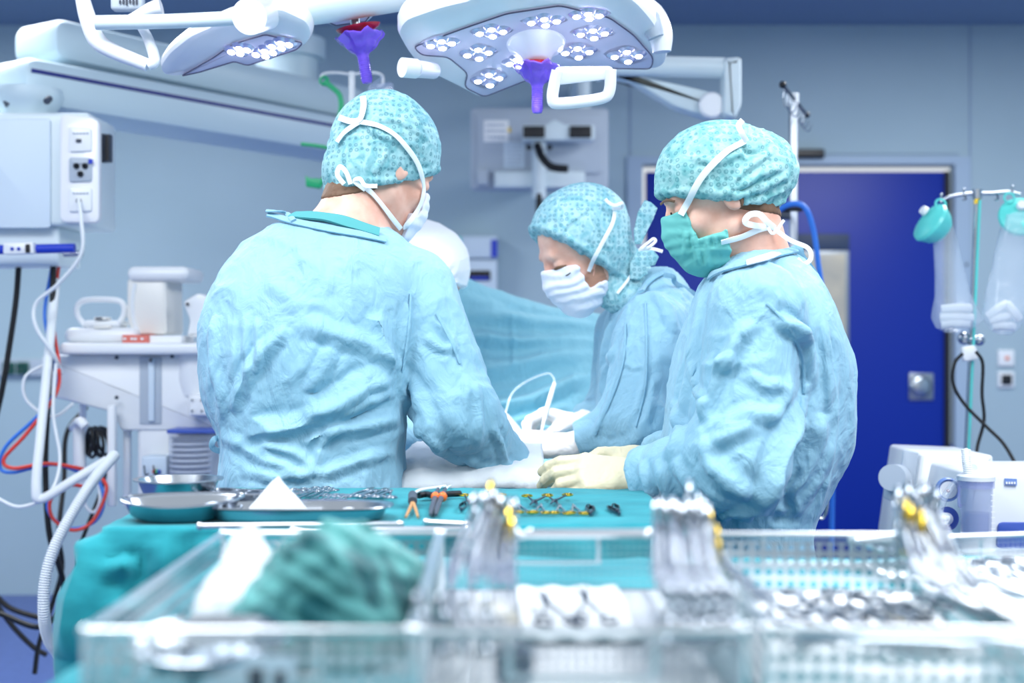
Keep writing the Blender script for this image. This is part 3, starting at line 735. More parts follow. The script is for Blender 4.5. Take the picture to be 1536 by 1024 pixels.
# ---------------- A: surgeon with his back to us
sA = lambda y, xl, xr, d, ry: (EYE - (y - CY) * d / F, ((xl + xr) / 2 - CX) * d / F, d, (xr - xl) / 2 * d / F, ry)
HA = Head(P(578, 254, 2.86), (.72, .58, -.42), 0, 1.06)
A = dict(label='person seen from behind, pale blue gown and teal cap, leaning over the operating table', head=HA,
    neck=(HA.w(-.045, 0, -.06), P(520, 350, 2.79), .058, .072), traps=[(P(520, 340, 2.8), P(410, 385, 2.78), .05, .05), (P(540, 350, 2.8), P(598, 405, 2.8), .045, .04)],
    secs=[sA(322, 452, 530, 2.80, .05), sA(338, 412, 570, 2.80, .08), sA(356, 378, 602, 2.80, .105), sA(385, 344, 628, 2.79, .125), sA(430, 318, 634, 2.78, .145), sA(490, 301, 628, 2.77, .155), sA(550, 303, 618, 2.76, .155),
          sA(600, 310, 610, 2.76, .15), sA(645, 330, 606, 2.76, .14), sA(680, 336, 600, 2.76, .15), sA(728, 330, 604, 2.76, .165), sA(800, 322, 615, 2.76, .17), sA(1100, 300, 630, 2.76, .18)],
    arms=[dict(s=P(622, 436, 2.80), e=P(688, 620, 2.74), w=P(778, 708, 2.86), cuff=P(768, 702, 2.85), r=(.080, .074, .044), k=.022, gm='glove', hand=(P(784, 711, 2.86), (.9, .35, -.05), (0, .3, -1), (0, 1, 0), [(25, 25, 15), (30, 30, 20), (35, 30, 20), (40, 30, 20)], [(.7, .6, .3), (.9, .2, .3), (1, 0, .2)], 1.)),
          dict(s=P(366, 455, 2.86), e=P(372, 600, 3.02), w=P(585, 690, 3.15), r=(.055, .062, .05), k=.03, hand=(P(592, 694, 3.15), (.9, .2, -.3), (0, .2, -1), (0, 1, 0), [(20, 25, 15)] * 4, [(.8, .5, .3), (.9, .2, .3), (1, 0, .2)], 1.))],
    feet=[(Vector((-.48, 2.76, .86)), Vector((-.49, 2.75, .48)), Vector((-.50, 2.76, .1)), Vector((-.49, 2.91, .05))), (Vector((-.34, 2.76, .86)), Vector((-.33, 2.78, .48)), Vector((-.33, 2.80, .1)), Vector((-.30, 2.95, .05)))],
    folds=[([(594, 566), (545, 582), (505, 606), (455, 622)], .016, .022, .3), ([(594, 584), (545, 604), (497, 628), (430, 644), (352, 660)], .015, .02, .3),
           ([(600, 622), (545, 640), (490, 646), (455, 668)], .014, .018), ([(430, 492), (392, 530), (362, 575), (345, 620)], .013, .014),
           ([(505, 512), (478, 566), (466, 590)], .012, .010), ([(364, 469), (368, 530), (374, 600)], .008, .006), ([(384, 474), (386, 530), (384, 590)], .007, .005), ([(348, 480), (350, 540), (356, 590)], .008, .005),
           ([(560, 470), (574, 500), (590, 560)], .015, .018, -.3), ([(612, 452), (612, 500), (600, 552)], .011, .010), ([(600, 560), (560, 520), (500, 500), (440, 484)], .016, .012),
           ([(600, 560), (625, 590), (650, 650), (668, 694)], .015, .014), ([(640, 500), (660, 520), (682, 520)], .009, .010), ([(596, 575), (620, 620), (642, 672)], .010, .012),
           ([(698, 560), (700, 600), (696, 660)], .008, .006), ([(712, 570), (722, 620), (716, 680)], .008, .006), ([(655, 480), (672, 500), (690, 530)], .008, .008),
           ([(472, 716), (486, 660), (520, 640)], .010, .011), ([(472, 716), (440, 676), (380, 668)], .011, .011), ([(472, 716), (540, 690), (596, 680)], .011, .010), ([(472, 716), (420, 716), (360, 706)], .010, .008),
           ([(330, 650), (400, 690), (470, 716)], .012, .010), ([(322, 470), (318, 540), (336, 630)], .012, .010), ([(740, 640), (756, 680), (770, 712)], .008, .010), ([(690, 690), (730, 700), (775, 700)], .010, .010), ([(610, 610), (650, 670), (710, 712)], .010, .008),
           ([(440, 380), (480, 400), (500, 440)], .02, .005), ([(400, 420), (430, 440), (440, 470)], .016, .006)],
    cap=dict(m='cap_a', bulge=[((-.025, 0, .058), (.098, .092, .088)), ((-.045, 0, -.03), (.078, .082, .08))], cuts=[((-.1, 0, -.108), (.76, 0, -1))], folds=[([(548, 165), (560, 195), (640, 225)], .006, .005), ([(590, 200), (575, 240), (560, 262)], .005, .004), ([(655, 250), (620, 270), (560, 300)], .006, .004), ([(560, 180), (600, 180), (650, 215)], .005, .004)]),
    mask=dict(m='mask_white', cuts=[((.09, 0, -.01), (-.2, 0, 1)), ((.052, 0, -.05), (-1, 0, -.35))], notch=(.08, -.07)), hair=[((-.1, 0, -.120), (.76, 0, -1)), ((-.032, 0, 0), (1, 0, 0))], amp=.006, seed=0)
rA, SA = person(A)
free = free_ribbon
laid_ribbon('collar', [(402, 322), (440, 333), (490, 343), (540, 352), (578, 360)], [SA['gown']], .018, 'gown_seam', rA, .002, .003)
laid_ribbon('collar_flap', [(401, 320), (428, 322), (442, 334)], [SA['gown']], .012, 'gown_seam', rA, .006, .002)
laid_ribbon('scrub_collar', [(440, 324), (470, 325), (505, 330), (540, 341), (568, 350)], [SA['gown'], SA['body']], .03, 'scrub', rA, .003, .004)
laid_ribbon('mask_strap', [(536, 182), (570, 190), (600, 210), (625, 243), (634, 275), (632, 300), (618, 328), (606, 342)], [SA['cap'], SA['body'], SA['mask']], .011, 'tie', rA)
laid_ribbon('mask_strap', [(548, 280), (562, 296), (580, 318), (600, 342)], [SA['cap'], SA['body'], SA['mask']], .011, 'tie', rA)
laid_ribbon('mask_strap', [(512, 178), (528, 184), (543, 180), (547, 160), (545, 148)], [SA['cap']], .013, 'tie', rA, .006)
laid_ribbon('mask_strap', [(540, 184), (520, 198), (508, 214)], [SA['cap']], .011, 'tie', rA, .005)
q = P(522, 264, 2.73); free('tie_bow', [P(516, 276, 2.735), P(506, 262, 2.73), P(510, 250, 2.73), P(519, 258, 2.73), P(526, 276, 2.735)], .010, 'tie', rA)
free('tie_bow', [P(548, 285, 2.74), P(532, 272, 2.735), P(540, 268, 2.73), P(548, 278, 2.73), P(566, 279, 2.73)], .009, 'tie', rA)
free('belt_tie', [P(338, 658, 2.73), P(322, 658, 2.7), P(318, 670, 2.7), P(330, 676, 2.71), P(344, 668, 2.74)], .012, 'gown_seam', rA)

# ---------------- B: surgeon behind, white cap, facing right
HB = Head(P(640, 412, 3.55), (.78, -.12, -.62), 0, .98)
sB = lambda y, xl, xr, d, ry: sA(y, xl, xr, d, ry)
B_ = dict(label='person in a plain white cap bending over the patient, mostly hidden by another', head=HB,
    neck=(HB.w(-.05, 0, -.06), P(570, 500, 3.62), .056, .07), traps=[],
    secs=[sB(478, 520, 600, 3.62, .08), sB(500, 490, 625, 3.62, .16), sB(560, 475, 640, 3.64, .2), sB(640, 480, 620, 3.66, .18), sB(760, 470, 610, 3.66, .17), sB(1000, 450, 620, 3.66, .18)],
    arms=[dict(s=P(560, 515, 3.45), e=P(600, 640, 3.4), w=P(738, 662, 3.3), r=(.065, .06, .048), gm='glove_white', hand=(P(742, 660, 3.3), (.75, -.2, -.5), (.4, 0, -1), (0, -1, .3), [(20, 30, 20), (30, 30, 20), (35, 30, 20), (40, 30, 20)], [(.8, .3, .5), (.9, .1, .4), (1, 0, .2)], 1.)),
          dict(s=P(570, 515, 3.82), e=P(620, 620, 3.85), w=P(745, 632, 3.5), r=(.065, .06, .048), gm='glove_white', hand=(P(748, 630, 3.5), (.5, -.3, -.7), (-.4, .6, -.6), (.2, -1, .3), [(20, 30, 20), (30, 30, 20), (35, 30, 20), (40, 30, 20)], [(.8, .3, .5), (.9, .1, .4), (1, 0, .2)], 1.))],
    feet=[(Vector((-.41, 3.6, .86)), Vector((-.41, 3.58, .48)), Vector((-.42, 3.56, .1)), Vector((-.28, 3.55, .05))), (Vector((-.40, 3.73, .86)), Vector((-.40, 3.74, .48)), Vector((-.4, 3.78, .1)), Vector((-.26, 3.78, .05)))],
    folds=[], cap=dict(m='cap_white', cuts=[((.09, 0, .03), (.45, 0, -1))], bulge=[((-.04, 0, .03), (.095, .09, .09))], amp=.004), mask=dict(m='mask_white', cuts=[((.09, 0, .0), (-.2, 0, 1)), ((.022, 0, -.05), (-1, 0, -.25))]), amp=.006, seed=5, h=.006, gh=.008)
rB, SB = person(B_)
laid_ribbon('eyebrow', [(668, 447), (676, 446), (682, 448)], [SB['body']], .008, 'hair', rB, .001)

# ---------------- C: surgeon across the table, hood cap and white mask, working with both hands
HC = Head(P(872, 374, 3.2), (-.84, -.30, -.50), 0, 1.04)
C_ = dict(label='bearded person in a dotted hood cap and white face mask operating with both gloved hands', head=HC,
    neck=(HC.w(-.045, 0, -.06), P(965, 455, 3.26), .056, .07), traps=[(P(965, 452, 3.24), P(1010, 470, 3.2), .05, .05)],
    secs=[sA(404, 958, 1008, 3.26, .05), sA(418, 938, 1020, 3.26, .09), sA(440, 922, 1034, 3.26, .13), sA(480, 906, 1055, 3.27, .17), sA(530, 897, 1063, 3.28, .19), sA(580, 893, 1068, 3.28, .185), sA(640, 890, 1072, 3.28, .17), sA(740, 885, 1080, 3.28, .17), sA(1050, 870, 1090, 3.28, .19)],
    arms=[dict(s=P(978, 492, 3.10), e=P(955, 640, 3.0), w=P(862, 668, 3.02), cuff=P(868, 664, 3.02), r=(.078, .078, .044), k=.02, gm='glove_white', cufflen=.05, hand=(P(858, 668, 3.02), (-.93, -.05, .0), (-.1, .45, -1), (0, -.2, 1), [(18, 22, 12), (24, 26, 15), (30, 30, 20), (36, 30, 20)], [(.5, .8, .2), (.75, .6, .1), (.9, .4, .1)], 1.0, .05)),
          dict(s=P(935, 500, 3.42), e=P(925, 612, 3.40), w=P(872, 636, 3.28), cuff=P(880, 634, 3.3), r=(.07, .066, .05), k=.02, gm='glove_white', cufflen=.06, hand=(P(868, 636, 3.27), (-.9, -.1, .25), (-.3, -.25, -1), (-.1, -1, .3), [(40, 50, 25), (50, 60, 30), (62, 62, 35), (66, 62, 35)], [(.8, .2, .7), (.9, -.1, .75), (.8, -.4, .7)], 1.0))],
    feet=[(Vector((.34, 3.21, .86)), Vector((.33, 3.2, .48)), Vector((.34, 3.18, .1)), Vector((.2, 3.17, .05))), (Vector((.34, 3.35, .86)), Vector((.34, 3.36, .48)), Vector((.36, 3.42, .1)), Vector((.22, 3.42, .05)))],
    folds=[([(937, 486), (932, 540), (912, 600), (890, 650)], .010, .008), ([(946, 486), (940, 545), (918, 606)], .006, .004), ([(966, 460), (968, 560), (952, 630)], .007, .006), ([(975, 440), (1000, 460), (1010, 500)], .012, .008), ([(925, 520), (905, 560), (900, 590)], .012, .010),
           ([(980, 640), (940, 668), (890, 672)], .012, .008), ([(985, 560), (975, 610), (950, 650)], .010, .007), ([(915, 480), (905, 520), (900, 560)], .010, .010), ([(935, 540), (950, 550), (965, 548)], .006, .005)],
    cap=dict(m='cap_c', hood=True, bulge=[((-.02, 0, .045), (.106, .092, .09)), ((-.022, 0, -.015), (.082, .096, .085))], cuts=[((.058, 0, .048), (.93, 0, -.55)), ((.0, 0, -.125), (-.1, 0, -1))], wextra=[(HC.w(-.045, 0, -.045), P(946, 428, 3.23), .070, .064), (HC.w(-.01, 0, -.075), P(930, 440, 3.20), .055, .05)], folds=[([(812, 380), (850, 335), (895, 300)], .005, .004), ([(885, 305), (905, 350), (925, 385)], .005, .004), ([(842, 340), (865, 375), (878, 395)], .005, .004)], amp=.0022),
    mask=dict(m='mask_white', cuts=[((.09, 0, -.004), (-.25, 0, 1)), ((.006, 0, -.08), (-1, 0, -.1))], notch=(.05, -.078)), hair=[((.0, 0, -.035), (.2, 0, 1)), ((.0, 0, 0), (-1, 0, 0)), ((.058, 0, 0), (1, 0, 0))], hairm='stubble', amp=.0055, seed=2)
rC, SC = person(C_)
laid_ribbon('mask_strap', [(921, 318), (918, 335), (905, 360), (892, 385), (882, 407)], [SC['cap'], SC['body'], SC['mask']], .010, 'tie', rC)
laid_ribbon('mask_strap', [(926, 440), (945, 415), (955, 390)], [SC['cap'], SC['mask']], .007, 'tie', rC)
free('tie_bow', [P(919, 313, 3.12), P(928, 306, 3.11), P(934, 304, 3.1)], .008, 'tie', rC)
free('tie_bow', [P(919, 313, 3.12), P(932, 312, 3.11), P(933, 305, 3.1), P(922, 308, 3.1), P(912, 303, 3.1), P(908, 298, 3.1)], .008, 'tie', rC)
free('tie_bow', [P(958, 375, 3.1), P(972, 371, 3.08), P(983, 362, 3.08), P(980, 358, 3.08), P(972, 364, 3.08), P(962, 372, 3.08)], .007, 'tie', rC)
free('tie_bow', [P(960, 373, 3.1), P(978, 373, 3.08), P(994, 377, 3.08)], .008, 'tie', rC)
o_ = [(952, 366), (951, 345), (957, 318), (967, 300), (976, 303), (986, 312), (980, 328), (970, 348), (962, 366)]
MB().prism(pxo(o_, 3.14), (0.2, -1, 0), .004, .001).build('cap_tail', 'cap_c', rC)
MB().prism(pxo([(955, 375), (966, 372), (980, 375), (988, 385), (982, 398), (968, 400), (972, 410), (958, 420), (945, 418), (945, 395)], 3.15), (0.2, -1, 0), .006, .002).build('cap_tail', 'cap_c', rC)
laid_ribbon('eyebrow', [(828, 406), (838, 401), (850, 399)], [SC['body']], .007, 'hair', rC, .001)
laid_ribbon('eyelashes', [(844, 412), (850, 413), (856, 409)], [SC['body']], .0035, 'lash', rC, .002)
laid_ribbon('collar', [(962, 438), (972, 424), (985, 414), (998, 408)], [SC['gown']], .016, 'gown_seam', rC, .002, .003)
free('collar_flap', [P(996, 412, 3.1), P(1010, 415, 3.12), P(1013, 424, 3.14), P(1034, 436, 3.2), P(1052, 448, 3.25)], .012, 'gown_seam', rC)

# ---------------- D: scrub nurse at the right
HD = Head(P(1072, 296, 2.6), (-.93, -.06, -.36), 0, 1.0)
D_ = dict(label='person in profile with teal mask and puffy cap at the instrument table’s right end', head=HD,
    neck=(HD.w(-.05, 0, -.055), P(1140, 405, 2.62), .056, .064), traps=[(P(1138, 405, 2.62), P(1140, 445, 2.60), .05, .05)],
    secs=[sA(376, 1096, 1190, 2.62, .05), sA(392, 1078, 1204, 2.62, .09), sA(412, 1062, 1222, 2.62, .14), sA(450, 1042, 1240, 2.62, .18), sA(500, 1026, 1258, 2.62, .195), sA(560, 1012, 1266, 2.62, .195), sA(620, 1002, 1268, 2.62, .19), sA(680, 994, 1262, 2.62, .18), sA(735, 992, 1240, 2.62, .17), sA(785, 996, 1210, 2.62, .155), sA(850, 985, 1215, 2.62, .17), sA(1150, 970, 1230, 2.62, .19)],
    pads=[(P(1235, 560, 2.58), P(1230, 650, 2.58), .05, .05)],
    arms=[dict(s=P(1134, 462, 2.44), e=P(1108, 692, 2.38), w=P(966, 716, 2.52), cuff=P(962, 718, 2.51), r=(.082, .086, .052), k=.02, gm='glove', cufflen=.06, hand=(P(950, 716, 2.54), (-.98, .08, .05), (.1, .75, -.65), (0, -.1, 1), [(12, 25, 15), (18, 32, 20), (26, 38, 22), (34, 40, 25)], [(.8, .45, .5), (.95, .1, .5), (.95, -.1, .4)], 1.05)),
          dict(s=P(1120, 460, 2.82), e=P(1080, 680, 2.86), w=P(985, 690, 2.74), r=(.08, .07, .05), k=.03, gm='glove', cufflen=.07, hand=(P(965, 688, 2.72), (-.97, -.12, -.04), (0, -.5, -.9), (0, -.8, .5), [(25, 35, 20), (32, 40, 25), (40, 42, 25), (45, 42, 25)], [(.8, .45, .5), (.95, .1, .5), (.95, -.1, .4)], 1.05))],
    feet=[(Vector((.43, 2.55, .86)), Vector((.42, 2.55, .48)), Vector((.44, 2.54, .1)), Vector((.30, 2.53, .05))), (Vector((.43, 2.69, .86)), Vector((.42, 2.69, .48)), Vector((.44, 2.70, .1)), Vector((.30, 2.70, .05)))],
    folds=[([(1089, 529), (1072, 572), (1050, 634)], .014, .016), ([(1128, 478), (1100, 520), (1073, 564)], .013, .010), ([(1159, 470), (1206, 509), (1202, 564)], .012, .012), ([(1168, 480), (1196, 500), (1215, 545), (1212, 590)], .014, .012),
           ([(1206, 572), (1190, 642), (1165, 720), (1150, 780)], .016, .020, .3), ([(1233, 619), (1222, 673), (1175, 750)], .015, .016), ([(1250, 560), (1250, 640), (1225, 710), (1190, 770)], .014, .012), ([(1236, 480), (1245, 560), (1240, 620)], .010, .010),
           ([(1052, 440), (1040, 520), (1030, 580), (1012, 650)], .013, .010), ([(1036, 540), (1046, 590), (1052, 630)], .010, .010), ([(1010, 600), (1020, 650), (1000, 690)], .012, .010),
           ([(1040, 660), (1075, 700), (1120, 735)], .014, .012), ([(1054, 690), (1090, 728), (1140, 745)], .014, .014), ([(1050, 670), (1100, 650), (1140, 625)], .014, .012), ([(1070, 640), (1120, 620), (1180, 625)], .012, .010),
           ([(960, 690), (975, 740), (985, 780)], .010, .012), ([(985, 690), (1000, 740), (1020, 775)], .012, .012), ([(1010, 690), (1030, 730), (1060, 760)], .012, .010), ([(1120, 560), (1150, 580), (1180, 575)], .010, .008),
           ([(1100, 500), (1095, 540), (1085, 560)], .008, .008), ([(1160, 700), (1150, 740), (1110, 790)], .014, .014), ([(1035, 755), (1080, 775), (1130, 760)], .012, .012), ([(1190, 560), (1180, 600), (1150, 640)], .010, .008),
           ([(1010, 785), (1100, 782), (1205, 778)], .010, -.014), ([(1200, 700), (1180, 740), (1185, 775)], .009, -.014), ([(1150, 420), (1160, 440), (1200, 470)], .014, .006)],
    cap=dict(m='cap_d', bulge=[((-.088, 0, .018), (.085, .08, .078)), ((-.02, 0, .044), (.103, .092, .086))], cuts=[((.08, 0, .028), (.50, 0, -1))],
             folds=[([(1120, 225), (1080, 240), (1030, 235)], .006, .005), ([(1188, 262), (1140, 285), (1080, 300)], .006, .006), ([(1186, 280), (1150, 300), (1100, 305)], .006, .006), ([(1180, 245), (1120, 275), (1075, 300)], .006, .006), ([(1165, 215), (1120, 255), (1085, 290)], .006, .005), ([(1188, 300), (1160, 310), (1120, 312)], .006, .005), ([(1110, 205), (1125, 230), (1170, 215)], .006, -.006)], amp=.0045),
    mask=dict(m='mask_teal', cuts=[((.09, 0, -.002), (-.12, 0, 1)), ((.016, 0, -.07), (-1, 0, -.1))], notch=(.072, -.064), folds=[([(1028, 345), (1026, 385)], .005, .005), ([(1042, 348), (1046, 400)], .005, .006), ([(1056, 350), (1062, 404)], .005, .006), ([(1070, 352), (1078, 404)], .004, .005)]), hair=[((-.1, 0, -.078), (.50, 0, -1)), ((-.02, 0, 0), (1, 0, 0))], amp=.0065, seed=8)
rD, SD = person(D_)
allD = [SD['cap'], SD['body'], SD['mask']]
laid_ribbon('mask_strap', [(1117, 213), (1085, 232), (1055, 262), (1036, 295), (1022, 322)], allD, .013, 'tie', rD)
laid_ribbon('mask_strap', [(1082, 362), (1110, 355), (1140, 343), (1160, 340)], allD, .012, 'tie', rD)
free('tie_bow', [P(1120, 212, 2.51), P(1113, 200, 2.5), P(1108, 188, 2.5), P(1114, 180, 2.5)], .011, 'tie', rD)
free('tie_bow', [P(1158, 342, 2.56), P(1120, 335, 2.53), P(1123, 323, 2.53), P(1138, 321, 2.53), P(1150, 332, 2.53), P(1162, 342, 2.55)], .012, 'tie', rD)
free('tie_bow', [P(1160, 342, 2.55), P(1185, 360, 2.54), P(1212, 372, 2.54), P(1216, 388, 2.54), P(1205, 396, 2.54), P(1196, 388, 2.54)], .009, 'tie', rD)
free('tie_bow', [P(1150, 338, 2.54), P(1160, 350, 2.53), P(1176, 330, 2.53)], .006, 'tie', rD)
laid_ribbon('eyebrow', [(992, 306), (1000, 300), (1012, 302)], [SD['body']], .005, 'hair', rD, .001)
laid_ribbon('eyelashes', [(1002, 334), (1006, 328), (1009, 319)], [SD['body']], .004, 'lash', rD, .003)
laid_ribbon('collar', [(1066, 414), (1090, 404), (1130, 393), (1165, 382), (1192, 376)], [SD['gown'], SD['body']], .020, 'gown_seam', rD, .002, .003)
laid_ribbon('collar_tab', [(1122, 398), (1145, 391), (1164, 384)], [SD['gown'], SD['body']], .02, 'mask_white', rD, .006, .002)
free('collar_flap', [P(1182, 378, 2.56), P(1198, 372, 2.56), P(1203, 385, 2.57), P(1220, 408, 2.6), P(1236, 436, 2.62)], .014, 'gown_seam', rD)

laid_ribbon('sleeve_seam', [(938, 484), (936, 540), (916, 600), (892, 652)], [SC['gown']], .006, 'gown_seam', rC, .001)
laid_ribbon('sleeve_seam', [(968, 452), (970, 520), (968, 580), (954, 640)], [SC['gown']], .004, 'gown_seam', rC, .001)
laid_ribbon('sleeve_seam', [(616, 440), (613, 500), (604, 556)], [SA['gown']], .005, 'gown_seam', rA, .001)
laid_ribbon('sleeve_seam', [(655, 470), (676, 510), (690, 545)], [SA['gown']], .006, 'gown_seam', rA, .001)
laid_ribbon('sleeve_seam', [(1150, 455), (1180, 485), (1204, 535), (1206, 590)], [SD['gown']], .006, 'gown_seam', rD, .001)
# shoes under every person
for r_, dct in ((rA, A), (rB, B_), (rC, C_), (rD, D_)):
    for hp, kn, an, toe in dct['feet']:
        sh_ = MB(); d = (toe - an); d.z = 0; d.normalize(); sd = Vector((-d.y, d.x, 0)); c0 = an - d * .045; outl = []
        for k in range(20):
            a = 2 * math.pi * k / 20; outl.append(Vector((c0.x, c0.y, .0)) + d * (.125 + .14 * math.cos(a)) + sd * (.05 * math.sin(a) * (1 + .12 * math.cos(a))))
        V = []; 
        for z, s_ in ((0, .96), (.012, 1.), (.03, .98), (.06, .86), (.085, .6), (.1, .3)):
            cc = Vector((c0.x, c0.y, 0)) + d * (.125 if z < .05 else .09); V += [cc + (p_ - Vector((c0.x, c0.y, 0)) - d * .125) * s_ + Vector((0, 0, z)) for p_ in outl]
        Fc = [[i * 20 + k, i * 20 + (k + 1) % 20, (i + 1) * 20 + (k + 1) % 20, (i + 1) * 20 + k] for i in range(5) for k in range(20)] + [list(range(20))[::-1], [100 + k for k in range(20)]]
        sh_.add(V, Fc).build('clog', 'shoe', r_)
        MB().tube([hp + Vector((0, 0, -.3)), kn, an + Vector((0, 0, .0))], [.07, .068, .062], 20).build('trouser_leg', 'trousers', r_)
# ================================================================== EQUIPMENT
def onpl(pts, c, n):
    """pixels carried onto the plane through c with normal n"""
    c = Vector(c); n = Vector(n).normalized(); out = []; o = Vector((0, 0, EYE))
    for x, y in pts:
        d = Vector(((x - CX) / F, 1, -(y - CY) / F)); out.append(o + d * ((c - o).dot(n) / d.dot(n)))
    return out
def pl1(x, y, c, n): return onpl([(x, y)], c, n)[0]

def handle_cover(root, top, axis, s=1.):
    """purple sterile cover on a lamp handle: wide ruffled collar above a narrow ribbed stem"""
    ax = Vector(axis).normalized()
    prof = [(.050, -.004), (.054, .0), (.050, .006), (.040, .012), (.034, .022), (.026, .032), (.016, .038), (.013, .045), (.0125, .075), (.0125, .098), (.010, .104), (.001, .106)]
    mb = MB(); mb.lathe([(r * s, h * s) for r, h in prof], top, ax, 40); V = []
    for i, v in enumerate(mb.v):
        a = i % 40; ring = i // 40; v = Vector(v)
        if ring < 5: v += ax * (.004 * s * math.sin(a * 2 * math.pi / 40 * 6) + .002 * math.sin(a * 1.9)) + (v - Vector(top)).normalized() * .003 * s * math.sin(a * 2 * math.pi / 40 * 9)
        V.append(tuple(v))
    mb.v = V; h = mb.build('handle_cover', 'purple_vinyl', root)
    rb = MB()
    for k in range(10): rb.torus(Vector(top) + ax * (.05 + .0048 * k) * s, .0128 * s, .0009, ax, 24, 6)
    rb.build('grip_ribs', 'purple_vinyl', h); return h
def led_pod(root, cx, cy, c, n, w=34, hgt=15, rot=0.):
    """rhombic recess with four lenses round bright light sources"""
    n = Vector(n).normalized(); o = []
    for k in range(16):
        a = 2 * math.pi * k / 16; ca, sa = math.cos(a), math.sin(a); r = 1 / (abs(ca) ** 1.45 + abs(sa) ** 1.45) ** (1 / 1.45); o.append((cx + w * r * ca, cy + hgt * r * (sa + .25 * ca * rot)))
    rim = MB().prism([p + n * .001 for p in onpl(o, c, n)], n, .006, .002).build('led_pod', 'lens_tray', root)
    for dx, dy in ((-.5, .05), (0, -.45), (.48, -.1), (.05, .45)):
        q = pl1(cx + w * dx, cy + hgt * dy + .25 * dx * rot * hgt, c, n) + n * .004
        MB().lathe([(.001, .006), (.008, .0055), (.0135, .003), (.018, 0)], q, n, 20).build('lens', 'reflector', rim)
        MB().lathe([(.0005, .0085), (.005, .0082), (.008, .0062), (.0085, .0045)], q, n, 14).build('light_source', 'led', rim)
# ---------------- centre lamp
LN = Vector((.05, -.26, -.965)).normalized(); LC = P(800, 70, 2.95)
lamp = thing('surgical_lamp', 'large lit white surgical lamp head with purple handle, nearest the top centre', 'lamp', LC, 'surgical lamps over the table')
out = rounded([Vector((x, y, 0)) for x, y in [(594, 52), (606, 32), (660, 13), (708, 2), (722, -16), (800, -24), (925, -14), (958, 6), (985, 38), (1003, 82), (1000, 98), (984, 107), (920, 101), (836, 106), (735, 146), (718, 149), (690, 134), (636, 108), (612, 84)]], 14, 3)
o3 = onpl([(v.x, v.y) for v in out], LC, LN)
MB().prism([p - LN * .028 for p in o3], LN, .056, .016).build('housing', 'lamp_white', lamp)
fi = rounded([Vector((x, y, 0)) for x, y in [(620, 68), (690, 42), (760, 18), (840, 6), (914, 24), (950, 50), (980, 84), (977, 101), (838, 99), (726, 143), (696, 128), (702, 108), (672, 83), (632, 80)]], 8, 3)
f3 = onpl([(v.x, v.y) for v in fi], LC, LN)
MB().prism([p + LN * .001 for p in f3], LN, .006, .002).build('front_glass', 'lens_tray', lamp)
mb = MB(); ff = f3 + [f3[0]]; mb.tube([p + LN * .004 for p in ff], .0016, 6, False, 0); mb.build('glass_rim', 'lamp_line', lamp)
for (x, y, w, h_, r_) in ((662, 62, 30, 10, -.8), (717, 76, 30, 13, -.5), (733, 115, 30, 15, -.5), (737, 44, 33, 10, -.4), (816, 28, 36, 9, -.3), (882, 19, 32, 7, 0), (889, 46, 34, 11, .1), (866, 74, 34, 13, .2), (940, 80, 34, 14, .3), (775, 90, 20, 11, 0)): led_pod(lamp, x, y, LC, LN, w * 1.08, h_ * 1.15, r_)
hc = pl1(804, 62, LC, LN)
MB().lathe([(.0, .052), (.018, .052), (.03, .045), (.036, .03), (.06, .014), (.064, .004), (.064, 0)], hc, LN, 40).build('handle_hub', 'lamp_white', lamp)
q = hc + LN * .05; AX = Vector((0, -.03, -1))
r_ = MB().lathe([(.0, -.004), (.03, 0), (.034, .008), (.016, .014), (.0, .014)], q, AX, 32).build('red_disc', 'red_plastic', lamp)
MB().lathe([(.012, -.01), (.012, .016), (.0, .016)], q, AX, 16).build('handle_socket', 'steel_dark', lamp)
handle_cover(lamp, q + AX * .010, AX, .95)
# white U grip
gp = rounded([Vector((x, y, 0)) for x, y in [(838, 98), (917, 99), (920, 132), (903, 157), (822, 163), (813, 152), (822, 112)]], 9, 3); gq = [(v.x, v.y) for v in gp]
hole = rounded([Vector((x, y, 0)) for x, y in [(838, 138), (893, 125), (897, 137), (840, 147)]], 3, 3)
gc = P(868, 100, 2.84); path = onpl([(836, 106), (831, 128), (829, 148), (838, 155), (900, 148), (914, 136), (916, 104)], gc, (0, -1, -.25))
g_ = MB().tube(path, .0125, 14, True, 6).build('side_grip', 'lamp_white', lamp)
MB().prism(rounded(onpl([(832, 100), (920, 99), (920, 118), (832, 128)], gc + Vector((0, .004, 0)), (0, -1, -.25)), .012), (0, -1, -.25), .02, .005).build('grip_base', 'lamp_white', lamp)
MB().cyl(P(603, 101, 2.88), P(624, 103, 2.9), .021, .021, 24).cyl(P(622, 103, 2.9), P(650, 106, 2.98), .019, .018, 20).build('focus_knob', 'lamp_white', lamp)
# suspension fork of the centre lamp
MB().tube([P(945, 5, 2.98) , P(975, 26, 2.96), P(990, 52, 2.95), P(993, 78, 2.95)], [.035, .034, .028, .02], 18).build('fork_arm', 'lamp_white', lamp)
MB().tube([P(952, 12, 2.93), P(975, 34, 2.92), P(984, 56, 2.92)], [.026, .026, .018], 16).build('fork_cover', 'grey_plastic', lamp)
MB().tube([P(720, -6, 3.05), P(830, -22, 3.04), P(945, -2, 3.0)], .05, 18).build('yoke', 'lamp_white', lamp)
MB().tube([P(840, -16, 3.06), P(842, -60, 3.1), Vector((.12, 3.12, 2.5)), Vector((.12, 3.12, 2.81))], .04, 16).build('suspension_arm', 'lamp_arm', lamp)
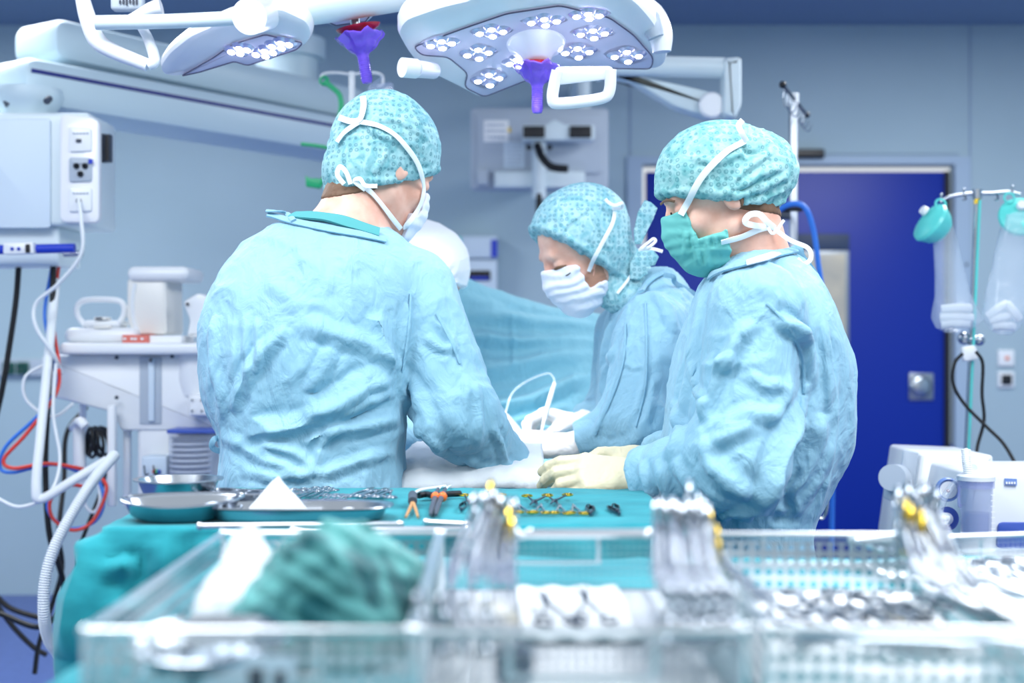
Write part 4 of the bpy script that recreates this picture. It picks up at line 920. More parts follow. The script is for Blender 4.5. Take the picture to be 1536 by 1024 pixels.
# ---------------- left lamp
L1 = Vector((-.12, -.16, -.98)).normalized(); C1 = P(380, 62, 3.1)
lp = thing('surgical_lamp', 'white surgical lamp at the upper left, turned edge-on, with red and purple handle', 'lamp', C1, 'surgical lamps over the table')
o = rounded([Vector((x, y, 0)) for x, y in [(237, 102), (250, 82), (282, 56), (340, 30), (420, 14), (462, 34), (470, 52), (462, 70), (430, 84), (392, 92), (366, 102), (350, 96), (300, 110), (262, 119), (243, 114)]], 10, 3)
C1f = P(380, 84, 3.0)
o3 = onpl([(v.x, v.y) for v in o], C1f, (-.1, -.42, -.9)); N1 = Vector((-.1, -.42, -.9)).normalized()
MB().prism([p - N1 * .022 for p in o3], N1, .044, .016).build('housing', 'lamp_white', lp)
f = rounded([Vector((x, y, 0)) for x, y in [(272, 112), (318, 86), (350, 64), (398, 50), (455, 62), (446, 72), (372, 96), (352, 90), (300, 106)]], 5, 3)
f3 = onpl([(v.x, v.y) for v in f], C1f, N1); MB().prism([p + N1 * .001 for p in f3], N1, .006, .002).build('front_glass', 'lens_tray', lp)
MB().tube([p + N1 * .004 for p in f3 + [f3[0]]], .0016, 6, False, 0).build('glass_rim', 'lamp_line', lp)
for x, y, w, h_ in ((360, 72, 24, 8), (398, 76, 26, 8), (422, 64, 26, 8)): led_pod(lp, x, y, C1f, N1, w, h_, -.9)
# centre body of that lamp with its handle
C2 = P(550, 18, 3.05); N2 = Vector((.05, -.3, -.95)).normalized()
o = rounded([Vector((x, y, 0)) for x, y in [(452, 6), (470, 30), (500, 42), (552, 36), (566, 22), (640, 8), (690, -8), (640, -30), (480, -26)]], 8, 3); o3 = onpl([(v.x, v.y) for v in o], C2, N2)
MB().prism([p - N2 * .02 for p in o3], N2, .04, .012).build('centre_housing', 'lamp_white', lp)
f3 = onpl([(476, 24), (504, 36), (548, 30), (560, 16), (632, 2), (560, -8), (480, -2)], C2, N2); MB().prism([p + N2 * .001 for p in f3], N2, .005, .002).build('front_glass', 'lens_tray', lp)
MB().tube([p + N2 * .004 for p in f3 + [f3[0]]], .0016, 6, False, 0).build('glass_rim', 'lamp_line', lp)
A1 = Vector((.16, -.02, -1)).normalized(); q = P(533, 36, 3.0)
MB().cyl(q - A1 * .03, q + A1 * .03, .011, n=16).build('handle_socket', 'steel', lp)
MB().lathe([(.0, .0), (.05, .0), (.046, .006), (.018, .022), (.0, .024)], P(537, 40, 3.0), Vector((.2, .1, -1)), 32).build('red_disc', 'red_plastic', lp)
handle_cover(lp, P(540, 55, 3.0), A1, 1.0)
# arms of the left lamp
mb = MB(); mb.cyl(P(374, 25, 2.78), P(400, 18, 2.90), .037, n=32); mb.build('joint_cap', 'lamp_white', lp)
MB().tube([P(398, 18, 2.90), P(480, 8, 2.94), P(600, -14, 3.02)], [.035, .04, .045], 20).build('main_tube', 'lamp_arm', lp)
MB().tube([P(395, 19, 2.88), P(396.5, 18.6, 2.888)], .0376, 28, True, 0).build('joint_ring', 'black_rubber', lp)
MB().tube([P(144, 34, 2.86), P(250, 32, 2.86), P(362, 27, 2.84)], .0155, 16).build('handle_bar', 'lamp_arm', lp)
MB().tube([P(120, -20, 2.9), P(130, 22, 2.9), P(144, 58, 2.9), P(168, 76, 2.9), P(222, 98, 2.9)], [.014, .018, .019, .017, .014], 16).build('handle_frame', 'lamp_white', lp)
MB().tube([P(222, 98, 2.9), P(232, 90, 2.9), P(222, 58, 2.9), P(212, 40, 2.9)], [.012, .012, .011, .010], 14).build('handle_frame', 'lamp_white', lp)
MB().tube([P(168, 40, 2.90), P(200, 26, 2.90), P(226, 14, 2.90), P(242, 10, 2.90)], [.007, .010, .015, .018], 14).build('side_lever', 'lamp_white', lp)
b = MB().box(P(192, 3, 2.93), (.07, .03, .04), bev=.008).build('control_box', 'grey_plastic', lp)
mb = MB()
for k in range(6): mb.box(P(180 + 5 * k, 3 - (k % 2), 2.912), (.004, .002, .008 + .003 * (k % 3)))
mb.build('printed_text', 'ink', b)
# arm of a third lamp, behind right
t = thing('lamp_suspension_arm', 'pale folded ceiling arm on the wall side, right of the centre lamp', 'lamp arm', P(1095, 120, 4.2))
MB().tube([P(900, 98, 4.2), P(1000, 100, 4.2), P(1086, 102, 4.2)], .032, 16).build('horizontal_arm', 'lamp_arm', t)
MB().prism(rounded(pxo([(1082, 90), (1110, 88), (1110, 160), (1100, 182), (1082, 176)], 4.2), .015), (0, -1, 0), .09, .02).build('elbow', 'lamp_arm', t)
MB().prism(rounded(pxo([(905, 104), (940, 112), (1056, 138), (1088, 150), (1086, 172), (1060, 180), (1010, 164), (940, 122), (905, 118)], 4.26), .015), (0, -1, 0), .08, .02).build('spring_arm', 'lamp_arm', t)
MB().lathe([(.0, .012), (.034, .012), (.04, .006), (.042, 0)], P(1068, 158, 4.2), (0, -1, 0), 28).build('joint_cover', 'lamp_white', t)
MB().tube([P(905, 108, 4.24), P(860, 60, 4.3), Vector((.2, 4.4, 2.81))], .035, 14).build('riser', 'lamp_arm', t)

# ---------------- pendant arm and console, upper left
t = thing('ceiling_pendant', 'long pale ceiling pendant arm with a dark blue stripe, at the upper left', 'pendant', P(40, 140, 3.9))
a, b = P(2, 108, 4.02), P(566, 190, 5.35); b.z = a.z = 2.012
dirv = (b - a).normalized(); nrm = dirv.cross(Vector((0, 0, 1))).normalized()
def beam(name, a, b, hgt, wid, m, par, bev=.03):
    d = (b - a).normalized(); up = Vector((0, 0, 1)); n = d.cross(up).normalized(); up = n.cross(d)
    o = rounded([a + up * hgt / 2, b + up * hgt / 2, b - up * hgt / 2, a - up * hgt / 2], .05, 5)
    return MB().prism(o, n, wid, bev).build(name, m, par)
be = beam('lower_arm', a, b, .145, .24, 'pendant', t, .035)
sn = nrm if nrm.y < 0 else -nrm
MB().tube([a + sn * .1212 + Vector((0, 0, .028)) + dirv * .02, b + sn * .1212 + Vector((0, 0, .028)) - dirv * .02], 1, 8, True, 0, flat=(.012, .004, sn)).build('stripe', 'navy', be)
a2, b2 = P(50, 76, 4.2), P(520, 130, 5.4); b2.z = a2.z = 2.175; beam('upper_arm', a2, b2, .13, .22, 'pendant', t, .03)
MB().cyl(P(430, 125, 5.3), P(430, 86, 5.3), .12, n=32).cyl(P(430, 88, 5.3), P(430, 60, 5.3), .15, n=32).cyl(P(430, 64, 5.3), Vector((P(430, 60, 5.3).x, 5.3, 2.81)), .10, n=32).build('ceiling_column', 'pendant', t)
j = P(42, 140, 3.92)
MB().lathe([(.095, .0), (.1, -.02), (.09, -.045), (.07, -.07), (.07, -.095), (.085, -.10)], j + Vector((0, 0, .01)), (0, 0, 1), 36, True).build('rotary_joint', 'pendant', t)
MB().cyl(P(10, 150, 3.85), P(14, 158, 3.85), .012, n=10).build('brake_screw', 'dark_grey', t)
MB().cyl(P(74, 148, 3.84), P(70, 152, 3.82), .01, n=10).build('brake_screw', 'dark_grey', t)
# console
cs = thing('supply_console', 'white medical supply console box hanging under the pendant arm at the far left', 'console', P(60, 340, 3.9))
x0, x1 = -110, 150
MB().box((P(20, 0, 3.92).x, 3.95, (P(0, 168, 3.82).z + P(0, 338, 3.82).z) / 2), (.50, .26, P(0, 168, 3.82).z - P(0, 338, 3.82).z), bev=.012).build('housing', 'lamp_arm', cs)
MB().prism(rounded(pxo([(-60, 178), (76, 178), (76, 342), (-60, 342)], 3.815), .01), (0, -1, 0), .008, .003).build('front_panel', 'pale_blue_plastic', cs)
o_ = MB().prism(rounded(pxo([(92, 172), (140, 176), (151, 184), (151, 335), (92, 334)], 3.8), .02), (0, -1, 0), .03, .006).build('outlet_column', 'lamp_white', cs)
for y, kind in ((209, 0), (254, 1), (299, 0)):
    s_ = MB().prism(rounded(pxo([(104, y - 18), (138, y - 17), (138, y + 18), (104, y + 19)], 3.782), .008), (0, -1, 0), .012, .004).build('outlet_plate', 'white_plastic' if kind == 0 else 'grey_plastic', o_)
    if kind == 0: MB().box(P(118, y + 2, 3.773), (.014, .006, .009), bev=.001).build('socket_hole', 'ink', o_)
    else:
        for x_, y_ in ((115, 249), (128, 249), (121, 261)): MB().lathe([(.0, .004), (.003, .012), (.0075, .008), (.0085, .0)], P(x_, y_, 3.776), (0, -1, 0), 16).build('gas_terminal', 'black_plastic', o_)
        MB().box(P(136, 242, 3.773), (.012, .004, .012)).build('blue_symbol', 'blue_plastic', o_)
    mb = MB(); 
    for k in range(5): mb.box(P(111 + 5 * k, y - 9, 3.7745), (.006, .002, .004))
    mb.build('printed_text', 'faint_ink', o_)
k_ = MB().prism(rounded(pxo([(152, 201), (167, 202), (167, 243), (152, 244)], 3.86), .003), (0, -1, 0), .03, .003).build('side_rail', 'dark_grey', cs)
MB().box(P(161, 222, 3.84), (.012, .012, .07)).build('rail_slot', 'black_plastic', cs)
MB().box((P(15, 0, 3.92).x, 3.95, (P(0, 340, 3.85).z + P(0, 396, 3.85).z) / 2), (.33, .2, P(0, 336, 3.85).z - P(0, 396, 3.85).z), bev=.01).build('lower_box', 'lamp_arm', cs)
MB().cyl(P(-30, 375, 3.78), P(112, 372, 3.78), .013, n=20).build('handle_rod', 'blue_plastic', cs)
h_ = MB().prism(rounded(pxo([(7, 364), (52, 363), (53, 381), (7, 382)], 3.765), .006), (0, -1, 0), .03, .005).build('rod_clamp', 'white_plastic', cs)
for x_ in (18, 28): MB().ball(P(x_, 373, 3.748), .005).build('button', 'blue_plastic', h_)
MB().prism(rounded(pxo([(38, 366), (45, 366), (45, 379), (38, 379)], 3.747), .003), (0, -1, 0), .004, .001).build('display_slot', 'black_plastic', h_)
MB().cyl(P(96, 381, 3.85), P(124, 380, 3.85), .009, n=14).build('rail_end', 'steel', cs)

# ---------------- cables and hoses
def cable(name, pts, r, m, label, cat='cable', group=None, ribs=False):
    mb = MB(); P3 = [P(*p) for p in pts]
    if ribs:
        q = catmull(P3, 14); mb.tube(q, r * .86, 14, True, 0)
        Ln = [0]
        for i in range(1, len(q)): Ln.append(Ln[-1] + (q[i] - q[i - 1]).length)
        s_ = 0.; i = 1
        while s_ < Ln[-1]:
            while Ln[i] < s_ and i < len(q) - 1: i += 1
            f_ = (s_ - Ln[i - 1]) / max(Ln[i] - Ln[i - 1], 1e-6); c_ = q[i - 1].lerp(q[i], f_); mb.torus(c_, r * .9, r * .14, (q[i] - q[i - 1]), 14, 5); s_ += r * .42
    else: mb.tube(P3, r, 12, True, 8)
    return tag(mb.build(name, m, None), label, cat, group)
cable('power_cable', [(80, 396, 3.9), (78, 480, 3.88), (72, 600, 3.86), (68, 700, 3.84), (74, 800, 3.82), (92, 860, 3.84), (96, 905, 3.9), (60, 940, 3.95), (0, 920, 4.0)], .0085, 'black_rubber', 'thick black cable hanging straight down beside the anaesthesia machine')
cable('power_cable', [(28, 398, 3.95), (24, 450, 3.95), (14, 520, 3.95), (2, 590, 3.95), (-20, 680, 3.95)], .0085, 'black_rubber', 'thick black cable hanging from the console at the left picture edge')
cable('gas_hose', [(95, 342, 3.95), (88, 400, 3.93), (80, 480, 3.9), (88, 545, 3.85), (84, 590, 3.8), (40, 650, 3.78), (6, 688, 3.78), (20, 702, 3.78), (70, 695, 3.78), (118, 702, 3.82), (150, 712, 3.9)], .0052, 'red_rubber', 'thin red hose looping left of the anaesthesia machine', 'hose')
cable('gas_hose', [(78, 400, 3.96), (67, 470, 3.94), (76, 520, 3.9), (84, 580, 3.85), (60, 620, 3.8), (10, 668, 3.79), (0, 700, 3.79), (20, 708, 3.79), (80, 696, 3.8), (130, 712, 3.86)], .0052, 'blue_rubber', 'thin blue hose running along the red one', 'hose')
cable('network_cable', [(118, 300, 3.765), (122, 330, 3.74), (122, 380, 3.74), (88, 425, 3.76), (54, 455, 3.78), (54, 490, 3.78), (80, 530, 3.8), (92, 560, 3.86)], .0055, 'white_rubber', 'white cable plugged into the lowest console outlet')
cable('vacuum_hose', [(160, 690, 3.75), (110, 720, 3.7), (62, 748, 3.68), (54, 730, 3.68), (60, 660, 3.72), (70, 560, 3.8), (84, 420, 3.92)], .013, 'white_rubber', 'smooth thick white hose curving under the machine shelf', 'hose')
cable('thin_cable', [(110, 605, 3.9), (78, 625, 3.86), (40, 600, 3.86), (38, 565, 3.86), (70, 545, 3.88)], .0045, 'white_rubber', 'thin white cable bent into a ring beside the green sockets')
cable('thin_cable', [(84, 545, 3.8), (80, 620, 3.78), (90, 690, 3.76), (74, 740, 3.72), (30, 760, 3.7), (-10, 744, 3.7)], .0048, 'white_rubber', 'thin white cable running off the left picture edge')
cable('breathing_hose', [(172, 682, 3.5), (140, 720, 3.42), (108, 770, 3.36), (82, 820, 3.32), (68, 870, 3.3), (66, 920, 3.3), (74, 960, 3.34), (100, 1010, 3.4), (112, 1150, 3.45), (70, 1235, 3.5), (-60, 1240, 3.5)], .0145, 'white_rubber', 'white corrugated breathing hose hanging beside the teal table cloth', 'hose', None, True)
cable('gas_hose', [(150, 712, 3.88), (160, 735, 3.85), (140, 780, 3.82), (110, 795, 3.8), (80, 778, 3.8), (76, 750, 3.8), (100, 728, 3.82), (130, 730, 3.86)], .005, 'red_rubber', 'red hose coiled behind the corrugated hose', 'hose')
cable('gas_hose', [(144, 706, 3.9), (156, 750, 3.87), (142, 782, 3.84), (104, 792, 3.82), (74, 770, 3.82), (76, 742, 3.82), (110, 722, 3.86)], .005, 'blue_rubber', 'blue hose coiled behind the corrugated hose', 'hose')
cable('power_cable', [(130, 610, 4.3), (100, 650, 4.25), (96, 720, 4.2), (88, 800, 4.1), (92, 860, 4.1), (60, 960, 4.1), (52, 1010, 4.1)], .0075, 'black_rubber', 'black cable bundle strand falling behind the corrugated hose')
cable('power_cable', [(-10, 890, 4.3), (16, 912, 4.3), (60, 926, 4.3), (90, 928, 4.3)], .009, 'black_rubber', 'upper black cable lying low against the wall at the far left')
cable('power_cable', [(-10, 900, 4.2), (20, 940, 4.2), (50, 970, 4.2), (70, 982, 4.2)], .008, 'black_rubber', 'lower black cable sagging over the blue floor')
cable('power_cable', [(150, 640, 4.2), (170, 660, 4.16), (160, 700, 4.1), (150, 740, 4.0), (120, 820, 3.96), (116, 860, 4.0)], .006, 'black_rubber', 'black cable beside the machine post')
cable('thin_cable', [(140, 700, 3.95), (150, 745, 3.9), (140, 768, 3.9), (126, 752, 3.9), (128, 720, 3.9)], .004, 'white_rubber', 'thin white cable coiled under the anaesthesia machine')

# ---------------- anaesthesia machine
D0 = 3.95
am = thing('anaesthesia_machine', 'white anaesthesia machine with shelf, grey channel and bellows, behind the nearest person', 'machine', Vector((P(230, 0, 4.1).x, 4.1, 0)))
def pbox(name, x0, y0, x1, y1, d, dep, m, par, bev=.006):
    a, b = P(x0, y0, d), P(x1, y1, d); return MB().box(((a.x + b.x) / 2, d + dep / 2, (a.z + b.z) / 2), (b.x - a.x, dep, a.z - b.z), bev=bev).build(name, m, par)
pbox('top_shelf', 88, 514, 345, 532, 3.9, .42, 'white_plastic', am, .012)
MB().prism(rounded(pxo([(92, 531), (345, 531), (345, 640), (205, 640), (196, 614), (92, 588)], 4.14), .012), (0, -1, 0), .36, .012).build('shelf_body', 'white_plastic', am)
pbox('column', 205, 560, 345, 760, 3.97, .4, 'white_plastic', am, .015)
c_ = pbox('channel', 209, 535, 242, 636, 3.955, .02, 'steel_dark', am, .003); c_.data.materials[0] = M['grey_plastic']
pbox('channel_rail', 222, 538, 231, 632, 3.945, .02, 'pale_blue_plastic', am, .003)
for x_, y_ in ((175, 536), (258, 534), (175, 596), (226, 540)): MB().ball(P(x_, y_, 3.93), .006).build('screw', 'dark_grey', am)
pbox('post', 160, 608, 172, 760, 3.9, .03, 'white_plastic', am, .006); pbox('post', 184, 614, 194, 760, 4.0, .03, 'white_plastic', am, .006); pbox('post', 118, 600, 126, 760, 4.2, .03, 'white_plastic', am, .006)
a = Vector((P(90, 0, 4.0).x, 4.0, 0)); MB().box((P(230, 0, 4.1).x, 4.14, .12), (.50, .5, .1), bev=.02).build('base', 'white_plastic', am)
MB().box((P(275, 0, 4.1).x, 4.16, .45), (.26, .38, .62), bev=.02).build('cabinet', 'white_plastic', am)
for sx in (-.2, .2):
    for sy in (-.18, .18): MB().cyl(Vector((P(230, 0, 4.1).x + sx - .012, 4.14 + sy, .035)), Vector((P(230, 0, 4.1).x + sx + .012, 4.14 + sy, .035)), .035, n=20).build('castor', 'dark_grey', am)
# bellows
bl = pbox('bellows_case', 252, 648, 322, 722, 3.86, .12, 'clear_plastic', am, .006)
mb = MB(); bc = P(286, 690, 3.93); prof = []
for k in range(9): prof += [(.048, .008 * 2 * k - .07), (.058, .008 * (2 * k + 1) - .07)]
MB().lathe(prof, bc, (0, 0, 1), 30, True).build('bellows', 'dark_grey', bl)
for k in range(9): pass
mb = MB()
for k in range(8): mb.torus(bc + Vector((0, 0, -.062 + .016 * k)), .0565, .0028, (0, 0, 1), 30, 6)
mb.build('bellows_rings', 'white_plastic', bl)
pbox('bellows_rim', 250, 644, 324, 650, 3.85, .14, 'machine_blue', bl, .002)
pbox('bracket', 282, 592, 315, 624, 3.9, .08, 'white_plastic', am, .008)
for x_, y_ in ((288, 600), (302, 600), (288, 616), (302, 616)): MB().ball(P(x_, y_, 3.895), .003).build('screw', 'dark_grey', am)
MB().lathe([(.0, -.05), (.05, -.045), (.06, 0), (.06, .08), (.0, .08)], P(296, 570, 4.0), (0, 0, 1), 28).build('absorber_canister', 'white_plastic', am)
pbox('valve_block', 212, 684, 250, 716, 3.9, .08, 'pale_blue_plastic', am, .006)
for x_, m_ in ((232, 'red_rubber'), (238, 'machine_blue'), (235, 'green_plastic')): MB().ball(P(x_, 706 + (x_ % 3), 3.895), .007).build('valve_cap', m_, am)
for x_ in (216, 230): MB().tube([P(x_, 698, 3.89), P(x_ + 2, 712, 3.87), P(x_ + 7, 710, 3.88)], .002, 6).build('hook', 'black_rubber', am)
# coils on the machine hook
MB().tube([P(118, 634, 3.9), P(119, 700, 3.9)], .017, 14).build('hose_hook', 'white_plastic', am)
MB().tube([P(110, 640, 3.95), P(120, 632, 3.85), P(128, 640, 3.84)], .014, 12).build('hose_hook', 'white_plastic', am)
for k in range(5):
    mb = MB(); c_ = P(134 + 6 * k, 662 + 3 * (k % 2), 3.9 + .02 * k); mb.torus(c_, .045, .005, (1, .6 + .2 * k, 0), 30, 8, sx=.7)
    tag(mb.build('cable_coil', 'black_rubber', None), 'black cable coil hung on the hook under the machine shelf', 'cable', 'black coils on the machine hook')
# things on the shelf
t = thing('shelf_case', 'flat rounded white case lying on the machine shelf', 'case', P(150, 514, 4.0))
pbox('case_body', 94, 491, 206, 515, 3.95, .22, 'white_plastic', t, .035)
pbox('clasp', 140, 488, 165, 493, 3.95, .05, 'cream_plastic', t, .004)
t = thing('carry_handle_device', 'white device with a large open carrying handle on the flat case', 'device', P(152, 490, 4.0))
MB().tube([P(128, 488, 4.0), P(117, 474, 4.0), P(116, 460, 4.0), P(126, 451, 4.0), P(152, 449, 4.0), P(178, 451, 4.0), P(186, 460, 4.0), P(185, 474, 4.0), P(176, 488, 4.0)], .0085, 12).build('handle', 'white_plastic', t)
pbox('device_base', 124, 480, 180, 491, 3.97, .1, 'white_plastic', t, .01); pbox('display', 140, 475, 162, 480, 3.965, .04, 'cream_plastic', t, .004); pbox('label', 143, 476, 153, 479, 3.962, .01, 'ink', t, .001)
t = thing('boxy_monitor', 'tall cream box with a rounded white cap standing on the machine shelf', 'monitor', P(233, 502, 4.0))
MB().prism(rounded(pxo([(204, 420), (262, 418), (264, 502), (212, 502), (204, 480)], 4.08), .012), (0, -1, 0), .2, .01).build('housing', 'cream_plastic', t)
pbox('cap', 189, 399, 282, 421, 3.96, .22, 'white_plastic', t, .03)
pbox('link_arm', 184, 458, 208, 476, 4.0, .04, 'white_plastic', t, .008)
MB().tube([P(203, 425, 3.98), P(199, 450, 3.98), P(201, 480, 3.98), P(208, 500, 3.98)], .006, 8).build('edge_cable', 'white_rubber', t)
t = thing('book', 'red-backed book lying flat on the machine shelf', 'book', P(228, 514, 3.95))
pbox('pages', 222, 503, 272, 514, 3.93, .16, 'paper', t, .002); c_ = pbox('cover', 183, 502, 223, 515, 3.92, .18, 'book_red', t, .003)
mb = MB(); 
for x_ in (187, 198, 203, 213): mb.box(P(x_, 508, 3.918), (.008, .002, .006))
mb.build('spine_lettering', 'paper', c_)
t = thing('angled_screen_arm', 'white angled screen housing standing behind the nearest person’s shoulder', 'screen', P(292, 506, 4.0))
MB().prism(rounded(pxo([(277, 453), (300, 439), (318, 446), (318, 506), (283, 506), (288, 480)], 4.0), .012), (0, -1, 0), .06, .01).build('housing', 'white_plastic', t)
MB().ball(P(281, 456, 3.965), .005).build('screw', 'black_plastic', t)

# ---------------- stand with green holder behind the first person
t = thing('infusion_stand', 'thin white infusion stand with clear bags, behind the person seen from the back', 'stand', Vector((P(528, 0, 4.25).x, 4.25, 0)))
X_ = P(528, 0, 4.25).x
MB().cyl((X_, 4.25, .05), (X_, 4.25, P(0, 108, 4.25).z), .009, n=16).build('pole', 'white_plastic', t)
MB().cyl(P(528, 166, 4.25), P(528, 174, 4.25), .013, n=16).build('collar', 'black_plastic', t)
for s_ in (-1, 1):
    MB().tube([P(528, 112, 4.25), P(528 + s_ * 24, 109, 4.23), P(528 + s_ * 44, 112, 4.22), P(528 + s_ * 46, 126, 4.22), P(528 + s_ * 38, 130, 4.22)], .0042, 10).build('hook', 'white_plastic', t)
for k in range(5):
    a = 2 * math.pi * k / 5 + .3; MB().tube([(X_, 4.25, .07), (X_ + .26 * math.cos(a), 4.25 + .16 * math.sin(a), .03)], [.014, .01], 10).build('foot', 'white_plastic', t)
t = thing('infusion_bag', 'crumpled clear plastic container hanging above the teal cap, by the purple handle', 'bag', P(566, 150, 4.20))
o_ = rounded(pxo([(554, 127), (590, 124), (592, 152), (572, 158), (548, 156)], 4.16), .008)
MB().prism(o_, (0, -1, 0), .05, .012).build('bag', 'clear_plastic', t)
MB().cyl(P(556, 158, 4.16), P(588, 140, 4.15), .024, n=20).build('cap', 'white_plastic', t); MB().tube([P(560, 126, 4.16), P(572, 118, 4.18), P(572, 112, 4.22)], .003, 8).build('loop', 'clear_plastic', t)
t = thing('green_holder', 'bright green plastic bag holder hooked on the infusion stand', 'holder', P(505, 230, 4.20))
MB().tube(pxo([(486, 122), (499, 132), (509, 142), (512, 158), (509, 180), (502, 215), (496, 240), (489, 262), (479, 277)], 4.20), 1, 10, True, 6, flat=(.016, .010, (0, -1, 0))).build('backbone', 'green_plastic', t)
MB().torus(P(486, 121, 4.20), .012, .004, (0, -1, 0)).build('ring', 'green_plastic', t)
MB().tube(pxo([(452, 216), (478, 219), (502, 224)], 4.20), 1, 10, True, 4, flat=(.011, .02, (0, -1, 0))).build('cross_bar', 'green_plastic', t)
MB().prism(pxo([(459, 264), (466, 268), (478, 268), (486, 272), (480, 283), (460, 280)], 4.20), (0, -1, 0), .03, .002).build('lower_tray', 'green_plastic', t)
MB().tube(pxo([(506, 172), (520, 184), (512, 192)], 4.20), .005, 8).build('clip', 'green_plastic', t)

# ---------------- square steel pole with hook rail
dp = 4.2; X_ = P(1190, 0, dp).x
t = thing('hook_pole', 'square steel pole with a rail of hooks, behind the person at the right', 'pole', Vector((X_, dp, 0)))
MB().box((X_, dp, (P(0, 148, dp).z + .08) / 2), (.024, .024, P(0, 148, dp).z - .08), bev=.002).build('pole', 'steel_rough', t)
MB().cyl(P(1190, 140, dp), P(1190, 155, dp), .017, n=16).build('pole_cap', 'white_plastic', t)
a, b = P(1174, 127, 3.9), P(1208, 170, 4.5); a, b = P(1174, 127, 4.0), P(1210, 172, 4.42)
MB().cyl(a, b, .006, n=12).build('rail', 'steel_dark', t)
for p_ in (a, b): MB().ball(p_, .011).build('end_ball', 'black_plastic', t)
for k in range(7):
    c_ = a.lerp(b, (k + .6) / 7.4); MB().tube([c_, c_ + Vector((-.004, 0, -.03)), c_ + Vector((.0, 0, -.055)), c_ + Vector((.014, 0, -.062)), c_ + Vector((.022, 0, -.048)), c_ + Vector((.022, 0, -.04))], .0022, 8).build('hook', 'steel', t)
pbox('clamp', 1176, 304, 1206, 316, dp - .02, .05, 'black_plastic', t, .004); pbox('clamp_block', 1166, 318, 1188, 328, dp - .01, .05, 'dark_grey', t, .004)
MB().cyl(P(1177, 330, dp), P(1177, 385, dp), .021, n=20).build('flow_tube', 'clear_plastic', t)
MB().box((X_, dp, .05), (.5, .06, .04), bev=.01).box((X_, dp, .05), (.06, .5, .04), bev=.01).build('base', 'steel_rough', t)
cable('oxygen_hose', [(1178, 900, 4.15), (1174, 700, 4.15), (1170, 470, 4.15), (1164, 380, 4.15), (1160, 330, 4.15), (1180, 308, 4.12), (1206, 310, 4.1), (1220, 345, 4.1), (1228, 400, 4.1), (1238, 470, 4.1), (1246, 560, 4.1), (1250, 640, 4.15), (1248, 760, 4.2), (1246, 900, 4.2), (1240, 1060, 4.2), (1200, 1112, 4.2), (1140, 1114, 4.2)], .0085, 'blue_rubber', 'bright blue hose arching over the steel pole behind the masked person', 'hose')
mb = MB(); t = thing('chair_base', 'dark stool base with bent chrome legs behind the person at the right', 'stool', Vector((P(1240, 0, 3.6).x, 3.6, 0)))
X_ = P(1240, 0, 3.6).x
MB().cyl((X_, 3.6, .1), (X_, 3.6, .58), .02, n=14).build('column', 'steel', t); MB().lathe([(.0, .05), (.13, .05), (.15, .03), (.15, .0), (.0, .0)], (X_ - .03, 3.6, .58), (0, 0, 1), 28).build('seat', 'black_plastic', t)
for k in range(5):
    a = 2 * math.pi * k / 5; MB().tube([(X_, 3.6, .11), (X_ + .25 * math.cos(a), 3.6 + .25 * math.sin(a), .055)], .015, 10).build('leg', 'steel', t); MB().ball((X_ + .25 * math.cos(a), 3.6 + .25 * math.sin(a), .028), .028).build('castor', 'black_plastic', t)
MB().tube([P(1213, 770, 3.5), P(1236, 775, 3.5), P(1242, 730, 3.5), P(1242, 690, 3.5)], .005, 8).build('back_bar', 'steel', t)

# ---------------- infusion pole with two suction bags, right
dp = 3.85; top = P(1466, 292, dp); bot = P(1449, 700, dp)
t = thing('drip_pole', 'thin steel pole with a hooked cross bar carrying two bags', 'pole', Vector((bot.x, dp, 0)))
d_ = (bot - top).normalized(); fl = bot + d_ * ((bot.z - .06) / -d_.z)
MB().tube([top, bot, fl], .0075, 14, True, 0).build('pole', 'steel', t); MB().tube([P(1470, 300, dp - .012), P(1452, 700, dp - .012)], .004, 8).build('clear_line', 'teal_plastic', t)
MB().tube([P(1410, 303, dp), P(1422, 296, dp), P(1448, 291, dp), P(1466, 290, dp)], .005, 10).build('cross_bar', 'steel', t)
MB().tube([P(1466, 290, dp), P(1490, 290, dp), P(1512, 288, dp), P(1530, 292, dp)], .005, 10).build('cross_bar', 'steel', t)
MB().cyl(P(1466, 284, dp), P(1466, 298, dp), .013, n=16).build('hub', 'steel', t)
for x_, y_ in ((1412, 292), (1446, 284), (1519, 280)): MB().cyl(P(x_, y_, dp), P(x_, y_ + 12, dp), .003, n=8).ball(P(x_, y_, dp), .0045).build('pin', 'steel', t)
for x_ in (1447, 1495): MB().tube([P(x_, 290, dp), P(x_ + 2, 298, dp - .01), P(x_ - 3, 300, dp - .01)], .003, 8).build('small_hook', 'steel', t)
MB().cyl(P(1440, 509, dp), P(1474, 509, dp), .012, n=14).ball(P(1446, 507, dp), .018).ball(P(1469, 510, dp), .016).build('height_clamp', 'steel', t)
MB().cyl(P(1466, 298, dp), P(1465, 306, dp), .009, n=12).build('yellow_ring', 'gold', t)
MB().prism(rounded([P(1440, 520, dp - .02), P(1462, 517, dp - .02), P(1467, 539, dp - .02), P(1444, 543, dp - .02)], .012), (0, -1, 0), .03, .008).build('white_knob', 'white_plastic', t)
for k in range(5):
    a = 2 * math.pi * k / 5 + .2; MB().tube([fl, (fl.x + .25 * math.cos(a), dp + .25 * math.sin(a), .03)], [.016, .01], 10).build('foot', 'steel', t)
cable('power_cable', [(1444, 530, 3.79), (1432, 545, 3.79), (1430, 575, 3.79), (1446, 605, 3.79), (1480, 640, 3.77), (1505, 665, 3.75), (1526, 700, 3.72)], .0048, 'black_rubber', 'black cable crossing from the white knob down to the right')
cable('power_cable', [(1464, 527, 3.79), (1474, 545, 3.79), (1473, 590, 3.79), (1476, 630, 3.79), (1466, 670, 3.79), (1464, 700, 3.75)], .0048, 'black_rubber', 'black cable falling from the white knob beside the drip pole')
